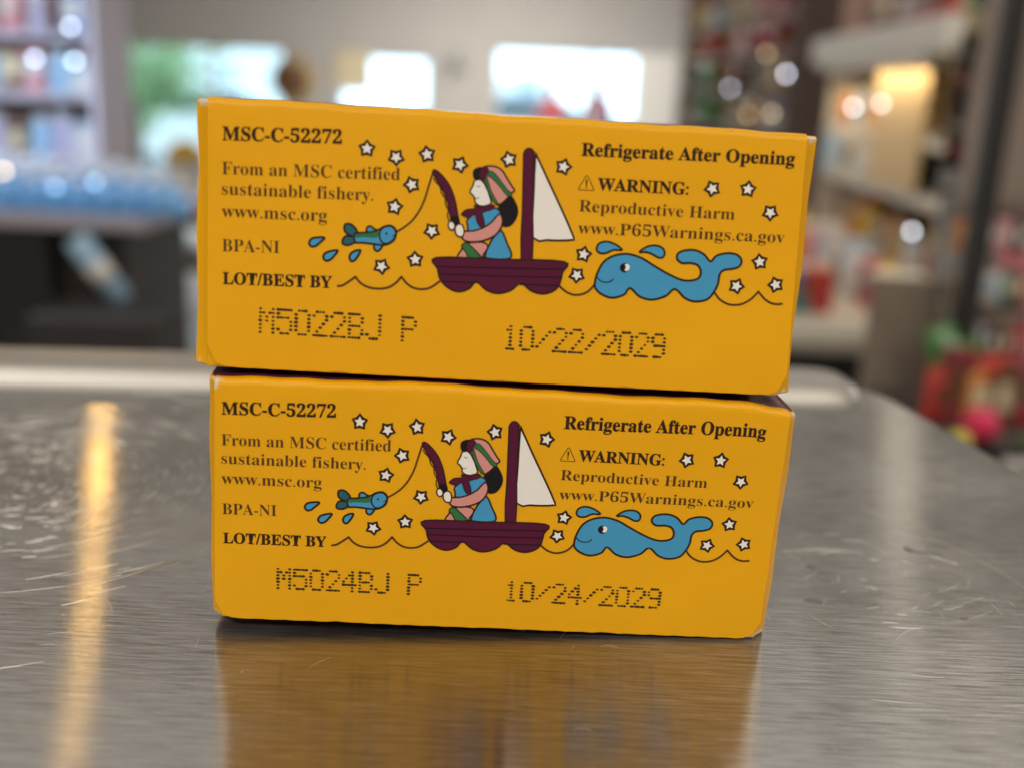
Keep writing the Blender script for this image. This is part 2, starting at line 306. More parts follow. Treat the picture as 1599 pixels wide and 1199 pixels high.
SH = {"drop1": [[15.85, 19.3], [15.04, 19.32], [14.14, 19.1], [13.76, 18.51], [14.08, 18.03], [14.67, 18.14], [15.27, 18.67]], "drop2": [[17.66, 17.66], [16.8, 17.56], [15.97, 17.21], [15.7, 16.62], [16.05, 16.19], [16.66, 16.35], [17.22, 16.96]], "drop3": [[20.73, 17.83], [20.05, 17.74], [19.44, 17.33], [19.27, 16.75], [19.56, 16.29], [20.01, 16.49], [20.41, 17.06]], "fish_tail": [[20.34, 20.05], [19.98, 20.84], [19.29, 21.37], [18.57, 21.25], [18.52, 20.51], [18.87, 20.04], [19.56, 19.7], [18.76, 19.71], [18.32, 19.19], [18.37, 18.59], [19.13, 18.49], [19.91, 18.85], [20.48, 19.01]], "fish_body": [[19.89, 20.02], [21.02, 20.28], [22.38, 20.48], [23.27, 20.86], [23.83, 21.24], [24.74, 21.44], [25.36, 21.03], [25.52, 20.42], [25.25, 19.53], [24.47, 18.94], [23.56, 18.74], [22.42, 18.82], [21.05, 18.92], [20.03, 18.94]], "fish_back": [[20.07, 19.93], [21.02, 20.13], [22.38, 20.36], [23.17, 20.53], [23.07, 19.85], [22.4, 19.67], [21.03, 19.69], [20.13, 19.54]], "fish_head": [[23.39, 20.67], [23.9, 21.19], [24.74, 21.36], [25.32, 20.97], [25.48, 20.41], [25.18, 19.58], [24.47, 19.04], [23.74, 19.07], [23.3, 19.79]], "fish_dorsal": [[21.65, 20.37], [21.57, 21.01], [22.02, 21.21], [22.55, 20.87], [23.01, 20.64]], "fish_fin": [[22.65, 18.76], [22.62, 18.13], [23.01, 17.86], [23.46, 18.18], [23.74, 18.9]], "fish_eye": [[24.2, 20.34]], "fish_mouth": [[25.53, 20.24], [25.23, 20.13], [24.94, 19.96]], "line": [[25.51, 20.61], [26.68, 21.4], [27.78, 22.45], [28.64, 23.81], [29.26, 25.32], [29.76, 27.17], [30.25, 28.95]], "wave_a": [[17.75, 12.75], [18.43, 12.91], [19.22, 13.46], [20.13, 14.17]], "wave_b": [[20.13, 14.17], [20.83, 13.37], [21.88, 12.84], [23.27, 12.69], [24.65, 12.94], [25.67, 13.63], [26.4, 14.51]], "wave_c": [[26.4, 14.51], [27.17, 13.63], [28.12, 13.07], [29.29, 12.93], [30.44, 13.24], [31.61, 14.12]], "wave_d": [[48.09, 14.43], [48.78, 13.83], [49.54, 13.41], [50.47, 13.22], [51.56, 13.46], [52.34, 13.96], [52.92, 14.68]], "wave_e": [[69.69, 14.66], [70.55, 13.66], [71.59, 13.1], [72.59, 12.94], [73.8, 13.16], [74.94, 13.88], [75.91, 14.99]], "wave_f": [[75.91, 14.99], [76.76, 14.11], [77.57, 13.57], [78.47, 13.35], [79.35, 13.45]], "rod": [[30.21, 28.89], [30.46, 29.25], [31.12, 28.89], [31.93, 28.1], [32.62, 27.12], [33.21, 25.75], [33.56, 24.45], [33.79, 23.33], [34.02, 22.2], [33.09, 22.05], [32.81, 23.08], [32.51, 24.39], [32.17, 25.5], [31.65, 26.59], [31.0, 27.58]], "rod_grip": [[32.81, 23.08], [33.8, 23.14], [34.06, 22.01], [33.05, 21.84]], "reel1": [[30.37, 28.1], [30.65, 27.65], [31.05, 27.3], [31.29, 26.94]], "reel2": [[31.34, 26.85], [31.49, 26.21], [31.81, 25.76], [31.99, 25.58]], "reel3": [[32.0, 25.4], [32.09, 24.74], [32.37, 24.19], [32.47, 23.91]], "reel4": [[32.45, 23.72], [32.43, 23.06], [32.66, 22.5], [32.85, 22.23]], "hand_a": [[32.57, 21.83], [32.64, 22.31], [33.02, 22.49], [33.38, 22.16], [33.46, 21.69], [33.21, 21.35], [32.82, 21.37]], "hand_b": [[33.53, 21.22], [33.54, 21.75], [33.97, 22.16], [34.45, 22.04], [34.73, 21.29], [34.59, 20.55], [34.05, 20.48], [33.68, 20.75]], "sleeve": [[34.67, 21.13], [34.49, 20.41], [34.96, 19.92], [36.12, 19.83], [37.53, 20.14], [38.92, 20.85], [39.71, 21.96], [39.89, 23.02], [39.54, 23.82], [39.03, 23.44], [38.37, 22.61], [37.26, 21.82], [36.04, 21.36]], "shirt": [[35.22, 21.89], [35.06, 22.64], [35.42, 23.14], [36.1, 23.65], [37.32, 24.01], [38.7, 24.57], [39.43, 24.23], [39.65, 23.48], [38.8, 22.86], [37.79, 21.94], [36.57, 21.39], [35.34, 21.32]], "skirt": [[37.66, 17.75], [37.96, 18.87], [38.76, 20.56], [39.73, 21.57], [40.57, 20.08], [41.21, 17.89]], "neck_scarf": [[34.3, 23.55], [34.93, 24.15], [36.06, 24.37], [36.0, 24.82], [36.93, 24.65], [37.88, 24.99], [38.68, 24.9], [38.36, 24.36], [37.14, 23.94], [37.34, 22.97], [37.45, 22.21], [36.93, 21.95], [36.48, 22.53], [36.1, 23.56], [35.33, 23.13], [34.67, 23.29]], "face": [[35.95, 28.16], [35.69, 27.44], [35.33, 26.59], [35.76, 26.13], [35.99, 25.73], [36.11, 25.17], [36.75, 24.79], [37.62, 24.84], [38.22, 25.29], [37.89, 26.41], [37.37, 27.87], [36.73, 28.39]], "fringe": [[35.62, 28.79], [35.65, 29.48], [36.12, 29.85], [36.82, 29.93], [37.04, 28.97], [36.73, 28.36], [36.18, 28.17], [35.85, 28.34]], "hair": [[39.72, 25.38], [40.62, 26.47], [41.37, 25.76], [41.89, 24.56], [41.75, 23.41], [41.1, 22.42], [40.27, 22.14], [39.8, 22.53], [39.73, 23.68], [39.23, 24.6]], "scarf_all": [[36.59, 29.22], [36.82, 29.85], [37.68, 30.16], [38.73, 30.1], [39.55, 29.65], [40.22, 28.7], [40.9, 27.71], [41.32, 27.14], [40.96, 26.74], [40.39, 25.99], [39.8, 25.39], [39.12, 25.06], [38.46, 25.69], [37.88, 26.59], [37.19, 27.86], [36.64, 28.39]], "scarf_front": [[36.53, 28.76], [36.58, 29.5], [36.99, 29.94], [37.52, 29.93], [37.72, 29.48], [37.32, 28.8], [37.09, 28.14]], "band1": [[37.49, 28.81], [37.26, 28.24], [37.57, 27.32], [38.08, 26.23], [38.66, 25.32], [39.2, 25.12], [38.9, 25.71], [38.22, 26.8], [37.81, 27.9], [37.56, 28.59]], "band2": [[37.53, 29.0], [38.3, 28.49], [39.23, 27.61], [39.99, 26.72], [40.58, 26.28], [40.96, 26.68], [40.31, 27.21], [39.36, 28.37], [38.43, 29.34], [37.8, 29.49]], "legs": [[34.14, 17.56], [34.49, 18.68], [34.9, 19.47], [35.95, 19.78], [37.19, 19.85], [38.01, 19.46], [37.81, 18.38], [37.39, 17.77]], "leg_band": [[34.47, 19.2], [35.15, 19.68], [35.99, 19.01], [36.74, 18.32], [37.13, 17.76], [35.61, 17.64], [35.04, 18.42]], "mast": [[42.32, 32.08], [42.57, 32.62], [42.98, 32.83], [43.48, 32.67], [43.83, 32.18], [43.69, 31.61], [43.95, 24.49], [44.23, 17.72], [42.7, 17.68], [42.53, 24.41], [42.34, 31.34]], "sail": [[43.93, 31.78], [44.21, 31.68], [45.88, 28.58], [47.95, 24.73], [49.71, 21.22], [49.51, 20.82], [47.9, 20.65], [46.1, 20.63], [44.16, 20.86], [43.96, 26.39]], "hull": [[31.08, 17.39], [39.82, 17.62], [48.57, 17.76], [48.45, 16.22], [48.06, 14.42], [47.15, 13.52], [45.72, 13.15], [44.24, 13.53], [42.81, 14.5], [41.52, 13.45], [39.74, 12.9], [38.09, 13.3], [36.68, 14.37], [35.74, 13.38], [34.33, 12.87], [32.87, 13.32], [31.74, 14.44], [31.33, 15.89]], "plank1": [[31.28, 16.21], [39.89, 16.45], [48.52, 16.72]], "plank2": [[31.5, 15.21], [39.96, 15.33], [48.42, 15.59]], "plank3": [[31.94, 14.16], [36.68, 14.26]], "plank4": [[42.73, 14.3], [48.15, 14.43]], "eyelid": [[36.25, 27.47], [36.47, 27.33], [36.67, 27.46]], "mouth": [[36.07, 25.83], [36.34, 25.71], [36.6, 25.91]], "whale": [[53.04, 15.21], [53.33, 16.52], [54.04, 17.97], [55.27, 18.88], [57.14, 19.29], [59.09, 18.89], [60.86, 17.96], [62.89, 16.91], [64.91, 16.11], [66.37, 16.06], [67.41, 16.5], [67.6, 17.42], [67.1, 18.25], [66.1, 18.5], [64.9, 18.44], [64.19, 18.97], [64.28, 19.74], [65.19, 20.2], [66.63, 20.28], [67.89, 19.76], [68.84, 18.86], [69.6, 19.68], [71.0, 20.11], [72.35, 20.01], [73.12, 19.28], [72.91, 18.41], [71.98, 18.0], [70.84, 17.78], [70.26, 17.12], [70.16, 15.87], [69.69, 14.66], [68.84, 13.57], [67.18, 13.16], [65.67, 13.59], [64.2, 14.77], [62.98, 13.73], [61.1, 13.11], [59.37, 13.47], [57.94, 14.57], [57.18, 13.62], [55.55, 13.09], [54.06, 13.53], [53.16, 14.31]], "whale_smile": [[53.34, 15.8], [53.79, 15.38], [54.52, 15.22], [55.22, 15.38], [55.55, 15.71]], "whale_eye": [[57.01, 17.36]], "whale_pupil": [[57.19, 17.43]], "spout1": [[56.49, 19.82], [55.31, 19.75], [54.33, 19.27], [53.46, 19.22], [52.99, 19.7], [53.23, 20.48], [54.15, 20.83], [55.35, 20.6]], "spout2": [[58.9, 19.65], [59.9, 20.42], [61.07, 20.66], [62.0, 20.38], [62.41, 19.71], [62.14, 19.06], [61.47, 19.07], [60.59, 19.49], [59.73, 19.69]]}
# ---------------------------------------------------------------- cartons
W_, H_ = 84.0, 36.4                                         # front face in mm
carton_m = bpy.data.materials.new('yellow_carton'); carton_m.use_nodes = True
nt = carton_m.node_tree; N = nt.nodes; K = nt.links.new; p = N['Principled BSDF']
tc = N.new('ShaderNodeTexCoord')
n1 = N.new('ShaderNodeTexNoise'); n1.inputs['Scale'].default_value = 900; n1.inputs['Detail'].default_value = 4
n3 = N.new('ShaderNodeTexNoise'); n3.inputs['Scale'].default_value = 700; n3.inputs['Detail'].default_value = 3; K(tc.outputs['Object'], n3.inputs['Vector'])
n2 = N.new('ShaderNodeTexNoise'); n2.inputs['Scale'].default_value = 60; n2.inputs['Detail'].default_value = 5
for n_ in (n1, n2): K(tc.outputs['Object'], n_.inputs['Vector'])
mx = N.new('ShaderNodeMix'); mx.data_type = 'RGBA'; mx.inputs['A'].default_value = (.72, .345, .0015, 1); mx.inputs['B'].default_value = (.82, .41, .002, 1)
K(n2.outputs['Fac'], mx.inputs['Factor'])
wear = N.new('ShaderNodeVertexColor'); wear.layer_name = 'wear'
mth = N.new('ShaderNodeMath'); mth.operation = 'MULTIPLY_ADD'; K(n3.outputs['Fac'], mth.inputs[0]); mth.inputs[1].default_value = 5.0; mth.inputs[2].default_value = -1.3
ad = N.new('ShaderNodeMath'); ad.operation = 'MULTIPLY'; K(wear.outputs[0], ad.inputs[0]); K(mth.outputs[0], ad.inputs[1])
st = N.new('ShaderNodeMapRange'); st.inputs[1].default_value = .32; st.inputs[2].default_value = .75; K(ad.outputs[0], st.inputs[0])
mx2 = N.new('ShaderNodeMix'); mx2.data_type = 'RGBA'; mx2.inputs['B'].default_value = (.66, .58, .44, 1)
K(st.outputs[0], mx2.inputs['Factor']); K(mx.outputs['Result'], mx2.inputs['A']); K(mx2.outputs['Result'], p.inputs['Base Color'])
p.inputs['Roughness'].default_value = .40; p.inputs['Specular IOR Level'].default_value = .28
bp = N.new('ShaderNodeBump'); bp.inputs['Strength'].default_value = .4; bp.inputs['Distance'].default_value = .00005
K(n1.outputs['Fac'], bp.inputs['Height'])
bp2 = N.new('ShaderNodeBump'); bp2.inputs['Strength'].default_value = .5; bp2.inputs['Distance'].default_value = .0008
K(n2.outputs['Fac'], bp2.inputs['Height']); K(bp.outputs[0], bp2.inputs['Normal']); K(bp2.outputs[0], p.inputs['Normal'])
board_m = mat('grey_board', (.50, .44, .36), .85, noise=.15, nscale=900)
plum_m = mat('plum_print', (.09, .012, .03), .35, noise=.1, nscale=900)
INK = mat('dark_brown_ink', (.030, .012, .006), .5, spec=.2)
INK2 = mat('brown_ink', (.085, .035, .010), .5, spec=.2)
INKP = mat('plum_ink', (.085, .006, .034), .45, spec=.2)
INKB = mat('blue_ink', (.055, .30, .55), .45, spec=.2)
INKT = mat('teal_ink', (.02, .11, .14), .45, spec=.2)
INKG = mat('green_ink', (.03, .16, .05), .45, spec=.2)
INKK = mat('pink_ink', (.62, .27, .25), .5, spec=.2)
INKW = mat('white_ink', (.80, .77, .74), .5, spec=.2)
INKX = mat('black_ink', (.008, .007, .010), .45, spec=.2)
DOTI = mat('dot_print_ink', (.05, .028, .012), .6, spec=.2)

BOW = [(0, 0), (7, .2), (33, .9), (54, .85), (76, 1.15), (81, .6), (84, -.1)]      # the top fold of the lower carton is pushed up unevenly
def bow(u):
    for (a, p_), (b, q_) in zip(BOW, BOW[1:]):
        if u <= b: t = (u - a) / (b - a); t = t * t * (3 - 2 * t); return p_ + (q_ - p_) * t
    return 0
class Face:
    """maps front-face millimetres (u right, v up, w out towards the camera) to the place"""
    def __init__(s, c, aff, seed):
        s.c = [Vector(q) / 1000 for q in c]                 # TL TR BR BL
        s.n = (s.c[1] - s.c[0]).cross(s.c[0] - s.c[3]).normalized()
        if s.n.y > 0: s.n = -s.n
        s.d = Vector((-s.n.x, -s.n.y, 0)).normalized()      # depth runs level, away from the camera
        if seed > 3: s.d = (s.d + Vector((0, 0, -.024))).normalized()      # the upper carton leans back a little
        s.aff = aff; s.seed = seed
    def at(s, u, v, w):
        a, b = u / W_, v / H_
        q = (s.c[3] * (1 - a) + s.c[2] * a) * (1 - b) + (s.c[0] * (1 - a) + s.c[1] * a) * b
        if s.seed < 3 and v > H_ * .7: q += (s.c[0] - s.c[3]).normalized() * (bow(min(max(u, 0), 84)) * min(1, (b - .7) / .3) ** 2 / 1000)
        cu = min(max(a, 0), 1); cv = min(max(b, 0), 1)
        w += .10 * math.sin(math.pi * cu) * math.sin(math.pi * cv) + .02 * math.sin(u * .21 + s.seed) * math.sin(v * .3 + 1)
        if w < 0: return q + s.d * (-w / 1000)
        return q + s.n * (w / 1000)
    def art(s, u, v, w):
        A = s.aff
        return s.at(A[0][0] * u + A[0][1] * v + A[0][2], A[1][0] * u + A[1][1] * v + A[1][2], PW + w)
PW = .45                                                    # panel front surface (mm)

def smooth(pts, closed=True, k=5):
    n = len(pts); out = []
    rng = range(n) if closed else range(n - 1)
    for i in rng:
        g = (lambda j: pts[j % n]) if closed else (lambda j: pts[min(max(j, 0), n - 1)])
        a, b, c, d = (Vector(g(j)) for j in (i - 1, i, i + 1, i + 2))
        for s in range(k):
            t = s / k
            out.append(.5 * ((2 * b) + (c - a) * t + (2 * a - 5 * b + 4 * c - d) * t * t + (3 * b - a - 3 * c + d) * t ** 3))
    if not closed: out.append(Vector(pts[-1]))
    return out

def fill2d(bm, f, pts, w, mi=0):
    tri = tessellate_polygon([[Vector((q[0], q[1], 0)) for q in pts]])
    vs_ = [bm.verts.new(f.art(q[0], q[1], w)) for q in pts]
    for t in tri:
        try: fc = bm.faces.new([vs_[i] for i in t]); fc.material_index = mi
        except ValueError: pass

def stroke2d(bm, f, pts, wd, w, closed=False, mi=0, taper=False):
    n = len(pts); L_, R_ = [], []
    for i, q in enumerate(pts):
        a = pts[(i - 1) % n] if closed else pts[max(0, i - 1)]; b = pts[(i + 1) % n] if closed else pts[min(n - 1, i + 1)]
        t = Vector((b[0] - a[0], b[1] - a[1]))
        t = t.normalized() if t.length > 1e-6 else Vector((1, 0))
        h = wd / 2 * (1 if not taper else .35 + .65 * min(1, min(i, n - 1 - i) / 4))
        nn = Vector((-t.y, t.x)) * h
        L_.append(bm.verts.new(f.art(q[0] + nn.x, q[1] + nn.y, w))); R_.append(bm.verts.new(f.art(q[0] - nn.x, q[1] - nn.y, w)))
    for i in range(n if closed else n - 1):
        j = (i + 1) % n
        fc = bm.faces.new((L_[i], R_[i], R_[j], L_[j])); fc.material_index = mi
    if not closed and not taper:
        for q in (pts[0], pts[-1]): disc2d(bm, f, q[0], q[1], wd / 2, wd / 2, w + .001, mi, 8)

def disc2d(bm, f, u, v, a, b, w, mi=0, n=16, rot=0):
    vs_ = []
    for k in range(n):
        t = 6.28318 * k / n; x = a * math.cos(t); y = b * math.sin(t)
        vs_.append(bm.verts.new(f.art(u + x * math.cos(rot) - y * math.sin(rot), v + x * math.sin(rot) + y * math.cos(rot), w)))
    bm.faces.new(vs_).material_index = mi

def done(name, bm, mats, parent, label=None):
    me = bpy.data.meshes.new(name); bm.to_mesh(me); bm.free()
    o = link(name, me, mats, parent)
    if label: o['label'] = label
    return o

def shape(name, f, keys, parent, m, layer, outline=.2, label=None, k=5, ink=INK):
    """one printed piece: a dark outline ring with the colour inside it"""
    bm = bmesh.new()
    for key in (keys if isinstance(keys, list) else [keys]):
        pts = smooth(SH[key], True, k)
        fill2d(bm, f, pts, .045 + layer * .012, 0)
        if outline: stroke2d(bm, f, pts, outline * 1.3, .051 + layer * .012, True, 1)
    return done(name, bm, [m, ink], parent, label)

def lines(name, f, keys, parent, wd, layer, m=INK, label=None, taper=False):
    bm = bmesh.new()
    for key in (keys if isinstance(keys, list) else [keys]): stroke2d(bm, f, smooth(SH[key], False, 5), wd, .045 + layer * .012, False, 0, taper)
    return done(name, bm, [m], parent, label)

def boldify(s):
    o = ''
    for c in s:
        if 'A' <= c <= 'Z': o += chr(0x1D400 + ord(c) - 65)
        elif 'a' <= c <= 'z': o += chr(0x1D41A + ord(c) - 97)
        elif '0' <= c <= '9': o += chr(0x1D7CE + ord(c) - 48)
        else: o += c
    return o
TEXTCACHE = {}
def text_mesh(s, style):
    if (s, style) in TEXTCACHE: return TEXTCACHE[(s, style)]
    c = bpy.data.curves.new('lettering', 'FONT'); c.body = boldify(s) if style != 's' else s
    c.size = 1; c.resolution_u = 3; c.offset = {'b': .015, 'r': -.004, 's': .006}[style]
    c.space_character = 1.0
    o = bpy.data.objects.new('lettering', c); COL.objects.link(o)
    dg = bpy.context.evaluated_depsgraph_get(); me = bpy.data.meshes.new_from_object(o.evaluated_get(dg))
    vs_ = [v_.co.copy() for v_ in me.vertices]; fs = [list(p_.vertices) for p_ in me.polygons]
    bpy.data.objects.remove(o); bpy.data.curves.remove(c); bpy.data.meshes.remove(me)
    TEXTCACHE[(s, style)] = (vs_, fs); return vs_, fs

def lettering(f, spec, parent):
    s, a, b, cap, style = spec
    vs_, fs = text_mesh(s, style)
    x0 = min(q.x for q in vs_); x1 = max(q.x for q in vs_)
    sx = (b[0] - a[0]) / (x1 - x0); sy = cap / .70
    if style == 's': sy = cap / (max(q.y for q in vs_) - min(q.y for q in vs_)); y0 = min(q.y for q in vs_)
    else: y0 = 0
    bm = bmesh.new(); nv = []
    for q in vs_:
        u = a[0] + (q.x - x0) * sx; v_ = a[1] + (b[1] - a[1]) * (q.x - x0) / (x1 - x0) + (q.y - y0) * sy
        nv.append(bm.verts.new(f.art(u, v_, .03)))
    for t in fs:
        try: bm.faces.new([nv[i] for i in t])
        except ValueError: pass
    nm = 'warning_triangle' if style == 's' else 'text_line'
    return done(nm, bm, [INK if style != 'r' else INK2], parent, None if style == 's' else 'text reading ' + s)

DOTS = {'M': '10001 11011 10101 10101 10001 10001 10001', '5': '11111 10000 11110 00001 00001 10001 01110', '0': '01110 10001 10001 10001 10001 10001 01110',
        '2': '01110 10001 00001 00010 00100 01000 11111', '4': '00010 00110 01010 10010 11111 00010 00010', 'B': '11110 10001 10001 11110 10001 10001 11110',
        'J': '00001 00001 00001 00001 00001 10001 01110', 'P': '11110 10001 10001 11110 10000 10000 10000', '1': '00100 01100 00100 00100 00100 00100 01110',
        '/': '00000 00001 00010 00100 01000 10000 00000', '9': '01110 10001 10001 01111 00001 00001 01110', ' ': '00000 ' * 7}
def dotprint(name, f, s, u0, u1, v0, v1, h, parent):
    bm = bmesh.new(); n = len(s); cw = (u1 - u0) / (n - (6 - 4.4) / 6) ; r_ = random.Random(len(s) + int(u0 * 10))
    for i, ch in enumerate(s):
        for r, row in enumerate(DOTS[ch].split()):
            for c, bit in enumerate(row):
                if bit == '1':
                    u = u0 + cw * (i + c * .178) ; v_ = v0 + (v1 - v0) * (u - u0) / (u1 - u0) + h * (6 - r) / 6
                    vs_ = []; rj = r_.uniform(.70, 1.05)
                    for k in range(8):
                        t = 6.28318 * k / 8
                        vs_.append(bm.verts.new(f.at(u + .30 * rj * math.cos(t) + r_.uniform(-.03, .03), v_ + .22 * rj * math.sin(t) + r_.uniform(-.02, .02), PW + .03)))
                    bm.faces.new(vs_)
    return done(name, bm, [DOTI], parent, 'dot-matrix print reading ' + s)

def crisp(bm, a=22):
    bm.normal_update()
    for e in bm.edges:
        if len(e.link_faces) == 2 and e.calc_face_angle(0) > R(a): e.smooth = False

def carton(f, label, pl, pr, code, date, depth_dir, wearpts, seed):
    t = thing('yellow_carton', label, 'carton', tuple((f.c[3] + f.c[2]) / 2), group=None)
    base = t.location.copy()
    D = 60.0
    def P(u, v, w): return f.at(u, v, w)
    # body: chamfered box; cross-section in (u, w), swept up v with soft ends
    bm = bmesh.new(); lay = bm.loops.layers.float_color.new('wear')
    sec = [(-.35, -D), (-.35, -3.4), (-.1, -1.9), (pl[1] - .15, -.75), (pl[1] + .15, -.3), (W_ * .3, 0), (W_ * .6, 0), (pr[1] - .15, -.3), (pr[1] + .15, -.8), (W_ + .1, -2.2), (W_ + .35, -4.0), (W_ + .35, -D)]
    rings = []; rr_ = random.Random(seed)
    vs_lv = [(.0, .3), (.1, .1), (.35, .0), (3, 0), (H_ * .25, 0), (H_ * .5, 0), (H_ * .75, 0), (H_ - 3, 0), (H_ - .4, .0), (H_ - .1, .12), (H_, .35)]
    for v_, ins in vs_lv:
        ring = []
        for u, w_ in sec:
            uu = u + (ins if u < W_ / 2 else -ins) * (1 if abs(u - W_ / 2) > W_ * .4 else 0); ww = w_ - ins * (.9 if w_ > -5 else -.9)
            uu += rr_.uniform(-.04, .04); bend = .14 * math.sin(v_ * .35 + seed) * (1 if u < 5 else -1 if u > W_ - 5 else 0)
            ring.append(bm.verts.new(P(uu + bend, v_, ww)))
        rings.append(ring)
    for a, b in zip(rings, rings[1:]):
        for k in range(len(a)): bm.faces.new((a[k], a[(k + 1) % len(a)], b[(k + 1) % len(a)], b[k]))
    bm.faces.new(rings[0]).material_index = 1; bm.faces.new(rings[-1]).material_index = 1
    wp = [P(*q) for q in wearpts]
    def paint(bm, lay):
        for fc in bm.faces:
            for lp in fc.loops:
                d = min((lp.vert.co - q).length for q in wp) * 1000
                vv = max(0, 1 - d / 1.9); lp[lay] = (vv, vv, vv, 1)
    bmesh.ops.subdivide_edges(bm, edges=[e for e in bm.edges if e.calc_length() > .0015 and e.calc_length() < .012], cuts=2, use_grid_fill=True)
    paint(bm, lay)
    for q in bm.verts: q.co -= base
    crisp(bm); o = from_bm('body', bm, [carton_m, plum_m], t, smooth=True)
    # front panel: one sheet that folds over the top edge and becomes the lid
    bm = bmesh.new(); lay = bm.loops.layers.float_color.new('wear')
    nu = 64; th = .42
    RC = 3.0
    ncol = []
    for i in range(nu + 1):
        a = i / nu
        # denser columns near the two rounded corners
        a = a + .018 * math.sin(2 * math.pi * a) * -1
        u_b = pl[0] + (pr[0] - pl[0]) * a; u_t = pl[1] + (pr[1] - pl[1]) * a
        du = min(u_b - pl[0], pr[0] - u_b)
        vb = .25 + (RC - math.sqrt(max(0, RC * RC - (RC - du) ** 2)) if du < RC else 0)
        nick = 0
        for nk in (pl[0] + 18.3, pl[0] + 41.5, pl[0] + 58): nick = max(nick, .16 * max(0, 1 - abs(u_b - nk) / 1.6))
        vb += nick + .05 * math.sin(u_b * 1.7 + seed)
        col = []
        rows = [vb + (H_ - .8 - vb) * k / 14 for k in range(15)]
        for v_ in rows:
            tt = v_ / H_; u = u_b * (1 - tt) + u_t * tt
            w_ = PW + .0 - (.0 if v_ > 1.2 else .12 * (1.2 - v_))
            col.append((u, v_, w_))
        for k in range(1, 7):
            g = math.pi / 2 * k / 6; col.append((u_t, H_ - .8 + .8 * math.sin(g) + PW * math.sin(g) * .6, PW - .8 + .8 * math.cos(g)))
        for w_ in (-1.3, -4, -11, -20, -40, -58.5): col.append((u_t, H_ + PW * .6 + ((.1 + .3 * a if w_ < -7 else 0) if seed == 2 else 0) * math.sin(math.pi * min(1, max(0, a))) ** .35, w_))
        ncol.append(col)
    wav = lambda u: .07 * math.sin(u * .33 + seed * 2) + .05 * math.sin(u * .9 + seed)
    out = [[bm.verts.new(P(u, v_ + (wav(u) if v_ > H_ - 2 else 0), w_)) for u, v_, w_ in c] for c in ncol]
    inn = [[bm.verts.new(P(u, v_ - (th if w_ < -1 else 0) + (wav(u) if v_ > H_ - 2 else 0), w_ - (th if v_ < H_ - .6 else th * .5))) for u, v_, w_ in c] for c in ncol]
    R_ = len(out[0])
    for i in range(nu):
        for k in range(R_ - 1):
            fc = bm.faces.new((out[i][k], out[i + 1][k], out[i + 1][k + 1], out[i][k + 1]))
            if k >= 21: fc.material_index = 2
            bm.faces.new((inn[i][k], inn[i][k + 1], inn[i + 1][k + 1], inn[i + 1][k]))
        fc = bm.faces.new((out[i][0], inn[i][0], inn[i + 1][0], out[i + 1][0])); fc.material_index = 1
        fc = bm.faces.new((out[i][-1], out[i + 1][-1], inn[i + 1][-1], inn[i][-1])); fc.material_index = 1
    for i in (0, nu):
        for k in range(R_ - 1):
            fc = bm.faces.new((out[i][k], out[i][k + 1], inn[i][k + 1], inn[i][k])); fc.material_index = 1 if k < 16 else 0
    paint(bm, lay)
    for q in bm.verts: q.co -= base
    bmesh.ops.recalc_face_normals(bm, faces=bm.faces); crisp(bm); from_bm('front_flap', bm, [carton_m, board_m, plum_m], t, smooth=True)
    # printing
    def local(o_):
        for v_ in o_.data.vertices: v_.co -= base
    made = []
    for sp in TEXTS: made.append(lettering(f, sp, t))
    for i, (u, v_) in enumerate(STARS):
        bm = bmesh.new(); r0 = .3 + (i * .7) % 1.2
        def star(R1, R2, w_, mi):
            pts = []
            for k in range(10):
                g = r0 + math.pi * k / 5; r_ = R1 if k % 2 == 0 else R2
                pts.append((u + r_ * math.cos(g), v_ + r_ * math.sin(g)))
            fill2d(bm, f, pts, w_, mi)
        star(1.26, .84, .040, 1); star(.80, .40, .052, 0)
        made.append(done('star', bm, [INKW, INK], t))
    for k_ in ('drop1', 'drop2', 'drop3'): made.append(shape('water_drop', f, k_, t, INKB, 0, .24))
    made.append(shape('fish_tail', f, 'fish_tail', t, INKT, 0, .22)); made.append(shape('fish_fins', f, ['fish_dorsal', 'fish_fin'], t, INKB, 0, .22))
    fb = shape('fish_body', f, 'fish_body', t, INKB, 1, .22); made.append(fb)
    made.append(shape('fish_back', f, 'fish_back', fb, INKG, 3, 0)); made.append(shape('fish_head', f, 'fish_head', fb, INKB, 4, .18))
    bm = bmesh.new(); u, v_ = SH['fish_eye'][0]; disc2d(bm, f, u, v_, .16, .16, .12); stroke2d(bm, f, smooth(SH['fish_mouth'], False, 3), .1, .12)
    made.append(done('fish_eye', bm, [INK], fb))
    made.append(lines('fishing_line', f, 'line', t, .27, 0, INK2))
    for k_ in ('wave_a', 'wave_b', 'wave_c', 'wave_d', 'wave_e', 'wave_f'): made.append(lines('wave_line', f, k_, t, .31, 0, INK2))
    made.append(shape('fishing_rod', f, ['rod'], t, INKP, 1, .16, k=3)); rod = made[-1]
    made.append(shape('rod_grip', f, 'rod_grip', rod, INKX, 3, 0, k=2))
    made.append(lines('line_loops', f, ['reel1', 'reel2', 'reel3', 'reel4'], rod, .17, 1, INK))
    # printed fishing woman, a flat figure in the boat
    dr = shape('printed_skirt', f, 'skirt', t, INKB, 1, .2); made.append(dr)
    made.append(shape('printed_legs', f, 'legs', t, INKK, 1, .18)); lg = made[-1]; made.append(shape('leg_band', f, 'leg_band', lg, INKG, 3, .14))
    made.append(shape('printed_shirt', f, 'shirt', t, INKB, 3, .18)); made.append(shape('printed_hair', f, 'hair', t, INKX, 3, .1))
    made.append(shape('printed_face', f, 'face', t, INKW, 4, .16, k=6)); fa = made[-1]
    made.append(lines('face_lines', f, ['eyelid', 'mouth'], fa, .09, 6, INK))
